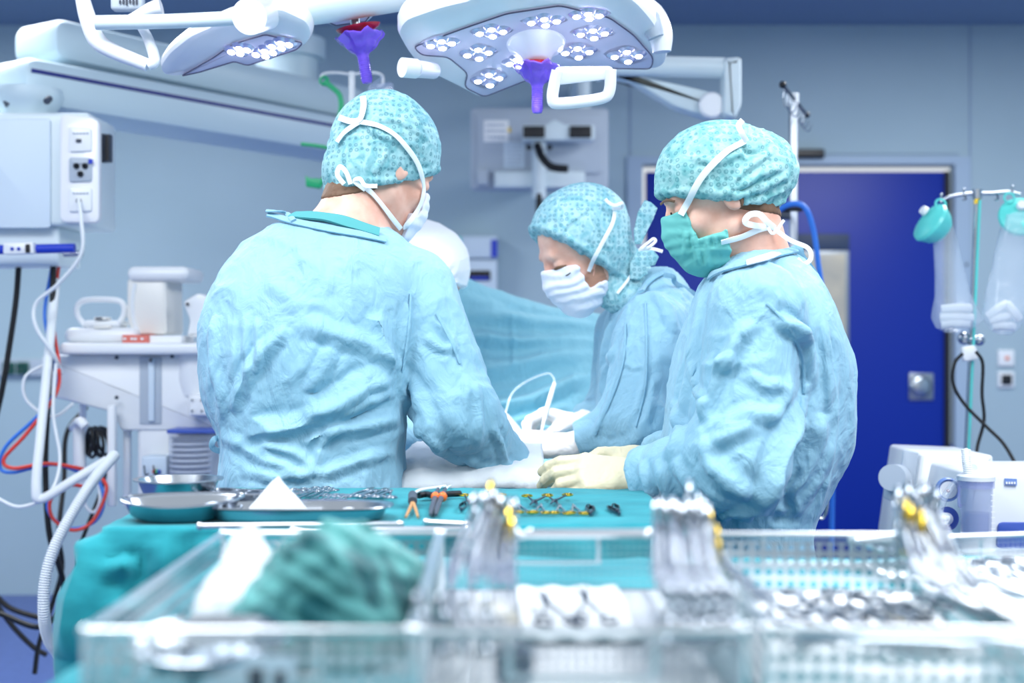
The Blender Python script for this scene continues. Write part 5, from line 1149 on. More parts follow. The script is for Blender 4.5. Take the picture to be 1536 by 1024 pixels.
def film_bag(label, rim, sheet, roll, dd, ring):
    t = thing('suction_bag', label, 'bag', P(*roll[0], dd), 'suction bags on the drip pole')
    n = Vector(rim[2]).normalized(); c_ = P(*rim[0], dd)
    MB().lathe([(.0, .018), (rim[1] * .5, .02), (rim[1] * .8, .012), (rim[1], .008), (rim[1] * 1.06, .0), (rim[1], -.008), (rim[1] * .84, -.03), (rim[1] * .62, -.045)], c_, n, 36).build('rim_lid', 'teal_plastic', t)
    MB().lathe([(.0, .012), (.012, .012), (.014, .0)], c_ + n * .02 + Vector((0, 0, .02)), n, 16).build('port', 'white_plastic', t)
    MB().torus(P(*ring, dd), .014, .0035, (0, -1, .2)).build('hanging_ring', 'teal_plastic', t)
    # crinkled film tube: stacked soft outlines from the lid to the gathered bottom
    V = []; n_ = 28
    for i, (xl, xr, y, th) in enumerate(sheet):
        a, b = P(xl, y, dd), P(xr, y, dd); m_ = (a + b) / 2; w = (b.x - a.x) / 2
        for k in range(n_):
            g = 2 * math.pi * k / n_; cr = 1 + .05 * math.sin(5 * g + i * 1.3) + .04 * math.sin(9 * g - i * 2.1); V.append(m_ + Vector((w * math.cos(g) * cr, th * math.sin(g) * cr, .004 * math.sin(3 * g + i))))
    mb = MB(); L_ = len(sheet); mb.add(V, [[i * n_ + k, i * n_ + (k + 1) % n_, (i + 1) * n_ + (k + 1) % n_, (i + 1) * n_ + k] for i in range(L_ - 1) for k in range(n_)] + [[(L_ - 1) * n_ + k for k in range(n_)]])
    mb.build('film', 'clear_film', t)
    for k, (x0, y0, x1, y1) in enumerate(roll[1]): MB().tube([P(x0, y0, dd), P((x0 + x1) / 2, (y0 + y1) / 2 - 1, dd - .01), P(x1, y1, dd)], .0125, 12).build('absorbent_roll', 'gauze', t)
film_bag('clear suction bag with teal lid tilted left, left of the two on the pole', [(1396, 334), .058, (-.82, -.2, .55)], [(1398, 1426, 322, .025), (1399, 1430, 345, .03), (1401, 1438, 375, .03), (1403, 1446, 410, .03), (1404, 1455, 440, .035), (1401, 1466, 462, .045), (1398, 1474, 478, .045), (1404, 1462, 490, .035), (1420, 1445, 497, .02)], [(1436, 475), [(1412, 464, 1455, 462), (1410, 476, 1458, 477), (1412, 487, 1452, 485)]], 3.8, (1411, 306))
film_bag('clear suction bag with teal lid facing us, right of the two on the pole', [(1530, 325), .056, (-.15, -.85, .35)], [(1506, 1545, 320, .025), (1500, 1550, 345, .03), (1492, 1552, 375, .03), (1487, 1552, 410, .03), (1480, 1550, 440, .035), (1476, 1545, 462, .045), (1475, 1536, 478, .045), (1484, 1528, 492, .035), (1498, 1518, 500, .02)], [(1505, 475), [(1482, 475, 1510, 455), (1510, 455, 1528, 478), (1486, 482, 1512, 474), (1490, 490, 1520, 490)]], 3.8, (1514, 297))

# ---------------- suction machine on a trolley, lower right
ty = 3.2; zt = P(0, 828, 3.0).z - .012
t = thing('equipment_trolley', 'white wheeled trolley carrying the suction machine, mostly hidden by the near table', 'trolley', Vector((1.05, ty, 0)))
MB().box((1.18, ty, zt - .015), (.46, .5, .03), bev=.01).build('shelf', 'white_plastic', t); MB().box((1.18, ty, .25), (.44, .46, .03), bev=.01).build('shelf', 'white_plastic', t)
for sx in (-.2, .2):
    for sy in (-.2, .2):
        MB().cyl((1.18 + sx, ty + sy, .08), (1.18 + sx, ty + sy, zt - .02), .015, n=12).build('leg', 'steel', t); MB().cyl((1.165 + sx, ty + sy, .04), (1.195 + sx, ty + sy, .04), .04, n=18).build('castor', 'dark_grey', t)
sm = thing('suction_machine', 'white suction machine with gauge, knob and clear jar beside blue panels', 'machine', P(1470, 824, 3.0))
V = rounded(pxo([(1424, 702), (1432, 699), (1640, 699), (1640, 824), (1415, 824), (1404, 800), (1406, 785)], 3.15), .02)
MB().prism(V, (0, -1, 0), .3, .015).build('housing', 'pale_blue_plastic', sm).data.materials[0] = M['white_plastic']
MB().prism(rounded(pxo([(1497, 783), (1600, 783), (1600, 822), (1494, 822)], 2.995), .012), (0, -1, 0), .012, .003).build('blue_panel', 'machine_blue', sm)
g = MB().lathe([(.0, .006), (.019, .006), (.024, .012), (.026, .006), (.027, 0)], P(1421, 734, 2.99), (0, -1, 0), 36).build('gauge', 'gauge_blue', sm)
MB().lathe([(.0, .009), (.019, .009), (.019, .0)], P(1421, 734, 2.99), (0, -1, 0), 30).build('gauge_dial', 'white_plastic', g); MB().ball(P(1422, 736, 2.975), .004).build('gauge_needle', 'red_plastic', g)
g = MB().lathe([(.0, .004), (.022, .004), (.027, .0)], P(1420, 778, 2.99), (0, -1, 0), 36).build('dial_ring', 'machine_blue', sm)
MB().cyl(P(1420, 778, 2.98), P(1416, 777, 2.94), .014, .012, 24).box(P(1416, 777, 2.94), (.026, .01, .01), bev=.003).build('knob', 'white_plastic', g)
j = thing('suction_jar', 'clear suction jar with blue band mounted on the front of the suction machine', 'jar', P(1464, 804, 2.93))
jc = P(1464, 804, 2.93)
MB().lathe([(.0, .0), (.028, .0), (.031, .004), (.036, .115), (.037, .118), (.034, .118), (.029, .006), (.0, .004)], jc, (0, 0, 1), 32).build('jar_body', 'clear_plastic', j)
MB().lathe([(.037, .105), (.0385, .105), (.0385, .122), (.037, .122)], jc, (0, 0, 1), 32).build('blue_band', 'indigo_clear', j)
MB().lathe([(.0, .134), (.034, .134), (.04, .13), (.04, .121), (.0, .121)], jc, (0, 0, 1), 32).build('lid', 'white_plastic', j)
mb = MB()
for k in range(7): mb.box(jc + Vector((.026, -.03, .02 + .012 * k)), (.008, .002, .0012))
mb.build('scale_marks', 'paper', j); MB().tube([jc + Vector((-.040, -.01, .11)), jc + Vector((-.040, -.01, .07)), jc + Vector((-.035, -.01, .066))], .0035, 8).build('jar_clip', 'indigo_clear', j)
MB().lathe([(.0, .0), (.026, .0), (.028, .045), (.0, .045)], jc + Vector((0, 0, .006)), (0, 0, 1), 24).build('fluid', 'indigo_clear', j)
hs = MB(); q = [P(1453, 720, 2.93), P(1452, 705, 2.93), P(1450, 690, 2.95), P(1449, 675, 2.98)]
for p_ in catmull(q, 5): hs.torus(p_, .0085, .0022, (0, 0, 1), 14, 6)
hs.tube(q, .006, 10).build('hose_stub', 'white_rubber', j)
mb = MB(); p_ = MB().prism(pxo([(1507, 717), (1525, 718), (1525, 728), (1507, 727)], 2.997), (0, -1, 0), .003).build('nameplate', 'gauge_blue', sm)
for k in range(4): mb.box(P(1510 + 4 * k, 724, 2.994), (.004, .001, .005))
mb.build('nameplate_text', 'paper', p_)
mb = MB()
for k in range(6): mb.box(P(1431 + 4.2 * k, 804, 2.998), (.0045, .002, .004 + .002 * (k % 2)))
mb.build('printed_text', 'ink', sm)
t = thing('pump_unit', 'white box unit with grey knobs behind and left of the suction machine', 'machine', P(1400, 820, 3.3))
o_ = rounded(pxo([(1345, 750), (1356, 675), (1360, 672), (1462, 676), (1462, 832), (1334, 832)], 3.5), .01); MB().prism(o_, (0, -1, 0), .28, .01).build('housing', 'white_plastic', t)
MB().prism(rounded(pxo([(1355, 674), (1378, 678), (1366, 760), (1344, 760)], 3.352), .006), (0, -1, 0), .01, .003).build('control_strip', 'grey_plastic', t)
MB().cyl(P(1346, 718, 3.35), P(1338, 716, 3.26), .036, .032, 28).build('rotary_knob', 'grey_plastic', t); MB().prism(rounded(pxo([(1330, 730), (1353, 732), (1350, 752), (1328, 748)], 3.3), .004), (0, -1, 0), .06, .006).build('lever_block', 'dark_grey', t).data.materials[0] = M['grey_plastic']
mb = MB()
for k in range(4): mb.box(P(1360 - k * .8, 728 + 4.5 * k, 3.345), (.008, .002, .005))
mb.build('red_lettering', 'red_plastic', t)
MB().tube([P(1462, 700, 3.0), P(1420, 740, 2.95), P(1400, 800, 2.95), P(1395, 830, 3.0)], .008, 10).build('hose', 'clear_film', t)

# ---------------- operating table, patient under drapes
t = thing('operating_table', 'operating table under the blue patient drape between the standing people', 'table', Vector((-.04, 3.4, 0)))
MB().box((-.04, 3.42, .80), (.30, 1.2, .08), bev=.02).build('table_top', 'dark_grey', t); MB().box((-.04, 3.4, .42), (.22, .3, .7), bev=.03).build('column', 'steel_rough', t); MB().box((-.04, 3.4, .06), (.34, .8, .11), bev=.03).build('base', 'steel_rough', t)
prof = [(2.70, .48), (2.705, .70), (2.715, .86), (2.74, .90), (2.86, .915), (3.05, .93), (3.3, .93), (3.5, .93), (3.62, .95), (3.70, 1.02), (3.76, 1.12), (3.82, 1.24), (3.88, -1), (3.95, -2), (3.99, 1.1), (4.01, .8), (4.02, .55)]
def ridge(x):
    px = CX + x / 3.88 * F; return EYE - (np.interp(px, [560, 640, 700, 760, 830, 905, 960, 1000], [425, 424, 430, 450, 470, 480, 486, 500]) - CY) * 3.88 / F
nu, V = 90, []; pp = []
for (y, z) in prof: pp.append((y, z))
for i in range(nu + 1):
    u = i / nu; x = -.44 + .9 * u; rz = ridge(x); col = []
    half = abs(u - .49) * 2
    for (y, z) in pp:
        zz = rz if z == -1 else rz - .005 if z == -2 else z
        if z > 1.0 and y < 3.9: zz = .93 + (rz - .93) * (z - .93) / (1.4 - .93)
        xx = x
        if y < 3.62: xx = -.04 + (x + .04) * np.interp(half, [0, .5, .6, 1.], [1, .9, .78, .5]); zz -= np.interp(half, [0, .42, .5, .62, 1], [0, .01, .06, .2, .42])
        elif y < 3.75: k = (y - 3.62) / .13; xx = (-.04 + (x + .04) * np.interp(half, [0, .5, .6, 1.], [1, .9, .78, .5])) * (1 - k) + x * k; zz -= np.interp(half, [0, .42, .5, .62, 1], [0, .01, .06, .2, .42]) * (1 - k)
        col.append(Vector((xx, y, zz)))
    col = catmull(col, 5)
    V.append(col)
nv = len(V[0]); A_ = np.array([[tuple(p) for p in c] for c in V]).reshape(-1, 3)
Qd = np.array([[i * nv + k, (i + 1) * nv + k, (i + 1) * nv + k + 1, i * nv + k + 1] for i in range(nu) for k in range(nv - 1)])
def sub(A_, Q, nu, nv):            # one more level of points before the folds go in
    G = A_.reshape(nu + 1, nv, 3); G2 = np.zeros((2 * nu + 1, 2 * nv - 1, 3)); G2[::2, ::2] = G; G2[1::2, ::2] = (G[1:] + G[:-1]) / 2; G2[:, 1::2] = (G2[:, :-2:2] + G2[:, 2::2]) / 2
    return G2.reshape(-1, 3), np.array([[i * (2 * nv - 1) + k, (i + 1) * (2 * nv - 1) + k, (i + 1) * (2 * nv - 1) + k + 1, i * (2 * nv - 1) + k + 1] for i in range(2 * nu) for k in range(2 * nv - 2)])
A_, Qd = sub(A_, Qd, nu, nv); A_, Qd = sub(A_, Qd, nu * 2, nv * 2 - 1)
nn = vnormals(A_, Qd)
if nn[:, 1].mean() > 0: Qd = Qd[:, ::-1]
A_ = lay_folds(A_, Qd, [([(690, 500), (780, 512), (900, 508)], .018, .025), ([(690, 468), (780, 478), (905, 492)], .016, .016), ([(700, 560), (790, 545), (890, 520)], .025, .022), ([(720, 610), (800, 600), (890, 560)], .02, .03), ([(730, 640), (790, 632), (860, 605)], .016, .024),
                        ([(745, 665), (790, 655), (830, 640)], .014, .02), ([(770, 470), (772, 520), (768, 560)], .008, .006), ([(690, 445), (760, 470), (820, 500)], .02, .012)])
A_ = crumple(A_, Qd, .006, 7, (1, 1, 1), 2., .003)
tag(mesh_obj('patient_drape', A_, Qd, 'drape', None), 'large light blue drape over the patient, raised to a ridge at the far end', 'drape')
# white layer painting the lamp glare on the near end of the blue drape
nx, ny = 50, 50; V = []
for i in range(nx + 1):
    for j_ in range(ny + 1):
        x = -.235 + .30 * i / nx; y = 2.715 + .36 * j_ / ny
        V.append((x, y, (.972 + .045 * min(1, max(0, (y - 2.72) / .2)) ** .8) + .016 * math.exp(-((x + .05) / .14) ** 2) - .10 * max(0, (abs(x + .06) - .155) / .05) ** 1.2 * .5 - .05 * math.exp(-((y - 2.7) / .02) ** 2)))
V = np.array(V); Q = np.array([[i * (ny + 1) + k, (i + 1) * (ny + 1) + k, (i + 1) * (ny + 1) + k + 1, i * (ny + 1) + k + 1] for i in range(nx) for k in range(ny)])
V = crumple(V, Q, .006, 16, (1, 1, 1), 3., .004); o_ = mesh_obj('drape_glare_sheet', V, Q, 'gauze', None); so = o_.modifiers.new('s', 'SOLIDIFY'); so.thickness = .02; so.offset = -1
tag(o_, 'white sheet painting the lamp glare on the near end of the blue patient drape', 'sheet')
# pencil with its cable in the far person's hand
t = thing('cautery_pencil', 'white cautery pencil held upright by the person in the hood cap', 'instrument', P(822, 612, 3.22))
MB().tube([P(832, 574, 3.24), P(826, 594, 3.23), P(818, 622, 3.21), P(808, 668, 3.16)], [.005, .0065, .0055, .0015], 14).build('body', 'white_plastic', t)
MB().tube([P(832, 576, 3.24), P(830, 566, 3.25), P(820, 560, 3.27), P(790, 572, 3.3), P(768, 590, 3.3), P(758, 620, 3.28)], [.004, .003, .003, .003, .003, .003], 10).build('cable', 'clear_film', t)
# ================================================================== INSTRUMENT TABLES, TRAYS, INSTRUMENTS
def cloth_table(name, label, x0, x1, y0, y1, zt, drop, m, fold_amp, seed, corner=.03, flare=.05, folds=()):
    rnd = random.Random(seed); per = []
    pts = rounded([Vector((x0, y0, 0)), Vector((x1, y0, 0)), Vector((x1, y1, 0)), Vector((x0, y1, 0))], corner, 5)
    for i in range(len(pts)):                                     # even out the rim
        a, b = pts[i], pts[(i + 1) % len(pts)]; n = max(1, int((b - a).length / .012))
        for k in range(n): per.append(a.lerp(b, k / n))
    N = len(per); c_ = Vector(((x0 + x1) / 2, (y0 + y1) / 2, 0)); nr = []
    for i in range(N):
        t = (per[(i + 1) % N] - per[i - 1]).normalized(); nr.append(Vector((t.y, -t.x, 0)))
    s_ = [0]
    for i in range(1, N): s_.append(s_[-1] + (per[i] - per[i - 1]).length)
    L = s_[-1] + .012; nw = [(max(2, int(L / w)), rnd.uniform(0, 6), a) for w, a in ((.34, .5), (.21, .35), (.12, .18))]
    rows = []
    for q in (.0, .1, .25, .45, .65, .82, .92, .97): rows.append(([c_.lerp(p, q if q else .001) for p in per], [zt] * N))
    rows.append(([p - n * .006 for p, n in zip(per, nr)], [zt] * N)); rows.append(([p - n * .001 for p, n in zip(per, nr)], [zt - .002] * N)); rows.append((per, [zt - .008] * N))
    K = 34
    for k in range(1, K + 1):
        u = k / K; P_ = []; Z_ = []
        for i in range(N):
            w = sum(a * math.sin(2 * math.pi * f * s_[i] / L + ph + .5 * math.sin(3 * u + ph)) for f, ph, a in nw)
            w = (max(w, -.6) + .6) ** 1.15; amp = fold_amp * min(1., u * 2.2) ** .8; P_.append(per[i] + nr[i] * (amp * w + flare * u * (.4 + .5 * w))); Z_.append(zt - .008 - drop * u)
        rows.append((P_, Z_))
    V = np.array([(p.x, p.y, z) for P_, Z_ in rows for p, z in zip(P_, Z_)])
    Q = np.array([[i * N + k, i * N + (k + 1) % N, (i + 1) * N + (k + 1) % N, (i + 1) * N + k] for i in range(len(rows) - 1) for k in range(N)])[:, ::-1]
    V0 = V.copy(); V = crumple(V, Q, .012, 7, (1, 1, .4), seed, .010); keep = V0[:, 2] > zt - .004; V[keep] = V0[keep] + (V[keep] - V0[keep]) * .3
    if folds: V = lay_folds(V, Q, folds)
    return mesh_obj(name, V, Q, m, None), None
ZR = .98; ZN = .955
def underframe(root, x0, x1, y0, y1, zt):
    MB().box(((x0 + x1) / 2, (y0 + y1) / 2, zt - .03), (x1 - x0 - .03, y1 - y0 - .03, .03), bev=.005).build('table_top', 'steel_rough', root)
    for x in (x0 + .06, x1 - .06):
        for y in (y0 + .06, y1 - .06): MB().cyl((x, y, .0), (x, y, zt - .03), .015, n=12).build('leg', 'steel_rough', root)
RX0, RX1, RY0, RY1 = -.605, .245, 1.98, 2.50
t = thing('instrument_table', 'steel instrument table under the far teal cloth, beside the standing people', 'table', Vector((-.18, 2.2, 0))); underframe(t, RX0 + .015, RX1 - .015, RY0 + .015, RY1 - .015, ZR - .012)
NX0, NX1, NY0, NY1 = -.40, 1.25, .86, 1.86
t = thing('instrument_table', 'steel instrument table under the near teal cloth, carrying the mesh trays', 'table', Vector((.4, 1.3, 0))); underframe(t, NX0 + .015, NX1 - .015, NY0 + .015, NY1 - .015, ZN - .012)
o_, _ = cloth_table('table_cloth', '', RX0, RX1, RY0, RY1, ZR, .21, 'table_cloth', .030, 4, .03, .015, [([(140, 806), (124, 870), (108, 985)], .018, .026), ([(176, 806), (186, 880), (200, 985)], .014, .030), ([(236, 806), (262, 870), (290, 960)], .02, .022), ([(320, 806), (340, 870), (360, 960)], .03, .020)])
tag(o_, 'teal cloth on the far instrument table, hanging in folds at its left end', 'cloth')
o_, _ = cloth_table('under_cloth', '', RX0 + .02, RX1 - .02, RY0 + .02, RY1 - .02, ZR - .006, .62, 'under_cloth', .026, 4, .03, .04)
tag(o_, 'light cyan cloth showing under the hem of the far teal cloth', 'cloth')
o_, _ = cloth_table('table_cloth', '', NX0, NX1, NY0, NY1, ZN, .6, 'table_cloth', .015, 9, .03, .02)
tag(o_, 'teal cloth under the wire mesh trays on the near table', 'cloth')

# ---- perforated instrument trays
def perf(mb, o, u, v, w, h, pitch, hole, th=.0008):
    """sheet from corner o along unit vectors u, v with round (eight-sided) holes"""
    nx, ny = max(1, round(w / pitch)), max(1, round(h / pitch)); px_, py_ = w / nx, h / ny; n = u.cross(v) * th; V = []; Fc = []; r = hole
    for i in range(nx):
        for j in range(ny):
            k = len(V); c_ = o + u * (px_ * (i + .5)) + v * (py_ * (j + .5)); O = []
            for q in range(8):
                a = math.pi / 8 + q * math.pi / 4; O.append(c_ + u * (r * math.cos(a)) + v * (r * math.sin(a)))
            hx, hy = px_ / 2, py_ / 2; tq = math.tan(math.pi / 8)
            B = [(hx, hy * tq), (hx * tq, hy), (-hx * tq, hy), (-hx, hy * tq), (-hx, -hy * tq), (-hx * tq, -hy), (hx * tq, -hy), (hx, -hy * tq)]
            Bc = [c_ + u * a + v * b for a, b in B]; Cn = [c_ + u * a + v * b for a, b in ((hx, hy), (-hx, hy), (-hx, -hy), (hx, -hy))]
            V += O + Bc + Cn
            for q in range(8): Fc.append([k + q, k + (q + 1) % 8, k + 8 + (q + 1) % 8, k + 8 + q])
            for q, (a, b) in enumerate(((0, 1), (2, 3), (4, 5), (6, 7))): Fc.append([k + 8 + a, k + 16 + q, k + 8 + b])
    mb.add(V, [f[::-1] for f in Fc]); return mb
def wiremesh(mb, o, u, v, w, h, pitch, r=.0005):
    n = u.cross(v).normalized(); nx, ny = int(w / pitch), int(h / pitch)
    def bar(a, b, s):
        t = (b - a).normalized().cross(n) * r; k = n * r
        mb.add([a + t, a + k, a - t, a - k, b + t, b + k, b - t, b - k], [[0, 1, 5, 4], [1, 2, 6, 5], [2, 3, 7, 6], [3, 0, 4, 7]])
    for i in range(nx + 1): bar(o + u * (w * i / nx), o + u * (w * i / nx) + v * h, 0)
    for j in range(ny + 1): bar(o + v * (h * j / ny), o + v * (h * j / ny) + u * w, 0)
    return mb
def tray(label, A, yaw, w, l, h, zb, side='perf', grid=.0075, group='wire mesh instrument trays'):
    """A = near left corner; w across, l away from us"""
    A = Vector((A[0], A[1], zb)); u = Vector((math.cos(yaw), math.sin(yaw), 0)); v = Vector((-math.sin(yaw), math.cos(yaw), 0)); z = Vector((0, 0, 1))
    t = thing('instrument_tray', label, 'tray', A, group); q = .006
    mb = MB(); wiremesh(mb, A + z * .004, u, v, w, l, grid if side == 'perf' and w > .24 else .0048, .0006 if w > .24 and side == 'perf' else .0010); mb.build('mesh_floor', 'wire' if side == 'perf' and w > .24 else 'steel_bright', t, smooth=False)
    for o, d, L in ((A, u, w), (A + v * l, u, w), (A, v, l), (A + u * w, v, l)):
        mb = MB()
        if side == 'perf': perf(mb, o + z * .006, d, z, L, h - .014, .0125, .0044)
        else: wiremesh(mb, o + z * .006, d, z, L, h - .014, .0072, .0005)
        mb.build('side_wall', 'wire', t, smooth=False)
        MB().tube([o + z * h + d * .004, o + z * h + d * (L - .004)], .0034, 12, True, 0).build('rim', 'steel_bright', t)
        MB().tube([o + z * .004, o + z * .004 + d * L], .002, 8, True, 0).build('lower_rim', 'steel', t)
    for o in (A, A + u * w, A + v * l, A + u * w + v * l):
        MB().tube([o, o + z * (h + .0)], .003, 10, True, 0).ball(o + z * h, .0052, 14).build('corner_post', 'steel_bright', t)
    # drop handles at both ends
    for o in (A + u * w * .28 - v * .004, A + v * (l + .004) + u * w * .28):
        MB().tube([o + z * (h - .004), o + z * (h - .03), o + z * (h - .034) + u * .006, o + z * (h - .034) + u * (w * .44 - .006), o + z * (h - .03) + u * w * .44, o + z * (h - .004) + u * w * .44], .0022, 8, True, 3).build('drop_handle', 'steel_bright', t)
    for fr in (.3, .7): MB().tube([A + z * .002 + v * l * fr, A + z * .002 + v * l * fr + u * w], .0022, 8, True, 0).build('floor_brace', 'steel', t)
    return t, A, u, v
HT = .07
T1, A1_, u1, v1 = tray('perforated steel tray holding the crumpled green towel, nearest at the left', (-.325, 1.035), R(.8), .247, .53, HT, ZN + .004)
T2, A2_, u2, v2 = tray('steel mesh tray in the near middle, with upright clamps at its left side', (-.072, 1.035), R(.9), .250, .53, HT, ZN + .004, 'mesh')
T3, A3_, u3, v3 = tray('steel mesh tray right of the middle one, with loose scissors on its mesh', (.196, 1.045), R(-3.2), .228, .52, HT, ZN + .004)
T4, A4_, u4, v4 = tray('low steel mesh tray at the far right edge with small instruments', (.52, 1.36), R(12), .26, .40, .035, ZN + .004, 'mesh')
# wire rails laid across the back of the trays
def bar_thing(label, a, b, r=.0035):
    tag(MB().tube([a, b], r, 12, True, 0).ball(a, r * 1.35).ball(b, r * 1.35).build('tray_rod', 'steel_bright', None), label, 'rod', 'steel rods lying across the trays')

# ---- instruments, each built once lying along +x from its finger rings at the origin
def ring_instrument(kind, L, m='steel', ringm=None, open_=.0, curved=0., label='', cat='clamp'):
    """two finger rings, two shanks crossing at a box lock, two jaws: kind = clamp / scissors / needle holder"""
    t = thing({'clamp': 'artery_clamp', 'scissors': 'surgical_scissors', 'holder': 'needle_holder'}[kind], label, cat); rg = ringm or m
    lock = L * (.68 if kind != 'scissors' else .62); a = open_
    for s in (-1, 1):
        c_ = Vector((0, s * (.0135 + a * lock * .9), s * .0006)); h = MB(); h.torus(c_, .0105, .0021, (0, 0, 1), 26, 8, sx=1.25, hint=(1, 0, 0))
        h.build('finger_ring', rg, t)
        sh = MB(); sh.tube([c_ + Vector((.0125, -s * .003, 0)), Vector((.035, s * (.0075 + a * lock * .7), s * .0008)), Vector((lock * .75, s * (.0042 + a * lock * .25), s * .001)), Vector((lock, 0, s * .0012))], [.0021, .0022, .0024, .003], 10, True, 5); sh.build('shank', m, t)
        tip = Vector((L, -s * a * (L - lock) * 1.2 * (1 if kind == 'scissors' else .8), curved))
        j = MB()
        if kind == 'scissors':
            p0 = Vector((lock - .004, 0, s * .0013)); w = Vector((0, -s, 0)); d = (tip - p0)
            j.prism([p0 + w * .0045, p0 + d * .35 + w * .0048, p0 + d * .8 + w * .003, p0 + d, p0 + d * .8 - w * .0006, p0 - w * .003], (0, 0, 1), .0016, .0003)
        else: j.tube([Vector((lock, 0, s * .0012)), Vector((lock + (L - lock) * .35, tip.y * .4, curved * .25 + s * .0012)), tip], [.0033, .0025, .0011], 10, True, 4)
        j.build('jaw' if kind != 'scissors' else 'blade', m, t)
    MB().box((lock, 0, 0), (.012 if kind != 'scissors' else .006, .0075, .0065), bev=.0015).build('box_lock', m, t)
    if kind != 'scissors': MB().box((.018, 0, 0), (.004, .019, .0016), bev=.0005).build('ratchet', m, t)
    return t
def forceps(L, m, label):
    t = thing('thumb_forceps', label, 'forceps')
    for s in (-1, 1):
        MB().tube([Vector((0, s * .001, 0)), Vector((L * .2, s * .005, 0)), Vector((L * .55, s * .0075, 0)), Vector((L * .85, s * .004, 0)), Vector((L, s * .0012, 0))], 1, 10, True, 6, flat=(.0075, .0018, (0, s, 0))).build('arm', m, t)
    MB().box((.002, 0, 0), (.01, .005, .008), bev=.0015).build('spring_end', m, t)
    return t
PROTO = {}
def proto(key):
    if key not in PROTO:
        PROTO[key] = {'clamp': lambda: ring_instrument('clamp', .145), 'clampL': lambda: ring_instrument('clamp', .20, curved=.006), 'goldclamp': lambda: ring_instrument('holder', .16, ringm='gold'),
                      'goldsc': lambda: ring_instrument('scissors', .15, 'steel_dark', 'gold', .10), 'scissors': lambda: ring_instrument('scissors', .16, open_=.13), 'darksc': lambda: ring_instrument('scissors', .14, 'steel_dark', open_=.08),
                      'clampopen': lambda: ring_instrument('clamp', .14, open_=.09), 'forceps': lambda: forceps(.13, 'steel', ''), 'darkforceps': lambda: forceps(.12, 'steel_dark', '')}[key](); PROTO[key]['_u'] = 0
    return PROTO[key]
def place(key, ring, tip, label, cat, group=None, up=(0, 0, 1), s=None):
    """rings at point ring, jaws pointing to point tip"""
    p = proto(key); o = copy_tree(p) if p['_u'] else p; p['_u'] = 1
    ring = Vector(ring); d = (Vector(tip) - ring); x = d.normalized(); z = Vector(up); z = (z - x * z.dot(x)); z = z.normalized() if z.length > 1e-4 else x.orthogonal(); y = z.cross(x)
    o.matrix_world = Matrix.Translation(ring) @ Matrix((x, y, z)).transposed().to_4x4() @ Matrix.Scale(s or 1., 4)
    for k in list(o.keys()):
        if k in ('_u', 'group'): 
            if o is not p or k == 'group': del o[k]
    o['label'] = label; o['category'] = cat
    if group: o['group'] = group
    return o
def T(px, py, z):
    """the point at height z that shows at (px, py)"""
    d = (EYE - z) * F / (py - CY); return Vector(((px - CX) * d / F, d, z))
zr = ZR + .0045
# far table, left: a row of clamps lying side by side
g = 'row of clamps beside the steel bowl'
for k in range(13):
    rx, ry = 333 + 8.6 * k, 734 + .5 * (k % 4); place('clamp', T(rx + 8, ry + 3, zr + .016 + .006 * (k % 2)), T(rx - 34 + 1.5 * k, ry + 34 + 1.2 * (k % 3), zr + .002), 'closed steel clamp in the dense row right of the steel bowl on the far table', 'clamp', g, s=.92)
g = 'clamps beyond the gauze tray'
for k, (a, b, c_, d_) in enumerate([(448, 733, 410, 752), (455, 734, 418, 756), (468, 736, 430, 757), (481, 731, 447, 748), (487, 733, 453, 752), (494, 735, 462, 754)]): place('clampL', T(a, b, zr + .003), T(c_, d_, zr), 'long dark clamp lying behind the white gauze tray on the far table', 'clamp', g, s=.7)
g = 'stacked clamps with rings toward the back drapes'
for k in range(4): place('clamp', T(496 + 9 * k, 742 + k * .6, zr + .004), T(470 + 9 * k, 756, zr), 'steel clamp in the left ring cluster behind the gauze tray', 'clamp', g, s=.7)
for k in range(6): place('clamp', T(530 + 9 * k, 744 + (k % 2), zr + .004 + .004 * (k % 3)), T(585 + 4 * k, 721 + (k % 3), zr + .006), 'steel clamp in the right ring cluster, tips towards the person seen from behind', 'clamp', g + ' tips', s=.9)
# cautery cables with orange beads
t = thing('cautery_forceps_cable', 'dark cable plug with tan forceps tips, left of the orange beads', 'cable', T(619, 750, zr))
MB().tube([T(619, 742, zr + .01), T(619, 752, zr + .008)], .0075, 14).build('plug', 'dark_grey', t)
for s_ in (-1, 1): MB().tube([T(619, 752, zr + .006), T(619 + 4 * s_, 762, zr + .004), T(618 + 9 * s_, 775, zr + .001)], [.003, .0028, .002], 10).build('prong', 'tan', t)
MB().tube([T(619, 742, zr + .01), T(630, 735, zr + .012), T(655, 731, zr + .004), T(668, 729, zr)], .0028, 10).build('cord', 'white_rubber', t)
t = thing('bipolar_forceps', 'pair of black insulated forceps crossed with orange beads on the teal cloth', 'forceps', T(650, 745, zr))
MB().tube([T(628, 743, zr + .004), T(640, 741, zr + .005), T(652, 743, zr + .005), T(670, 741, zr + .005), T(690, 740, zr + .004)], .0055, 12).build('crossbar', 'black_plastic', t)
for k, (a, b) in enumerate(((657, 647), (668, 655))):
    MB().tube([T(a, 733, zr + .008), T((a + b) / 2 + 1, 745, zr + .009), T(b + 1, 762, zr + .004), T(b - 1, 772, zr + .001)], [.003, .0045, .0045, .0025], 12).build('arm', 'dark_grey', t)
    MB().ball(T(a - 4, 745, zr + .010), (.0075, .007, .0085)).build('orange_bead', 'orange', t)
    MB().tube([T(a, 734, zr + .008), T(a + 4, 730, zr + .006), T(a + 8, 728.5, zr + .0)], .002, 8).build('wire', 'white_rubber', t)
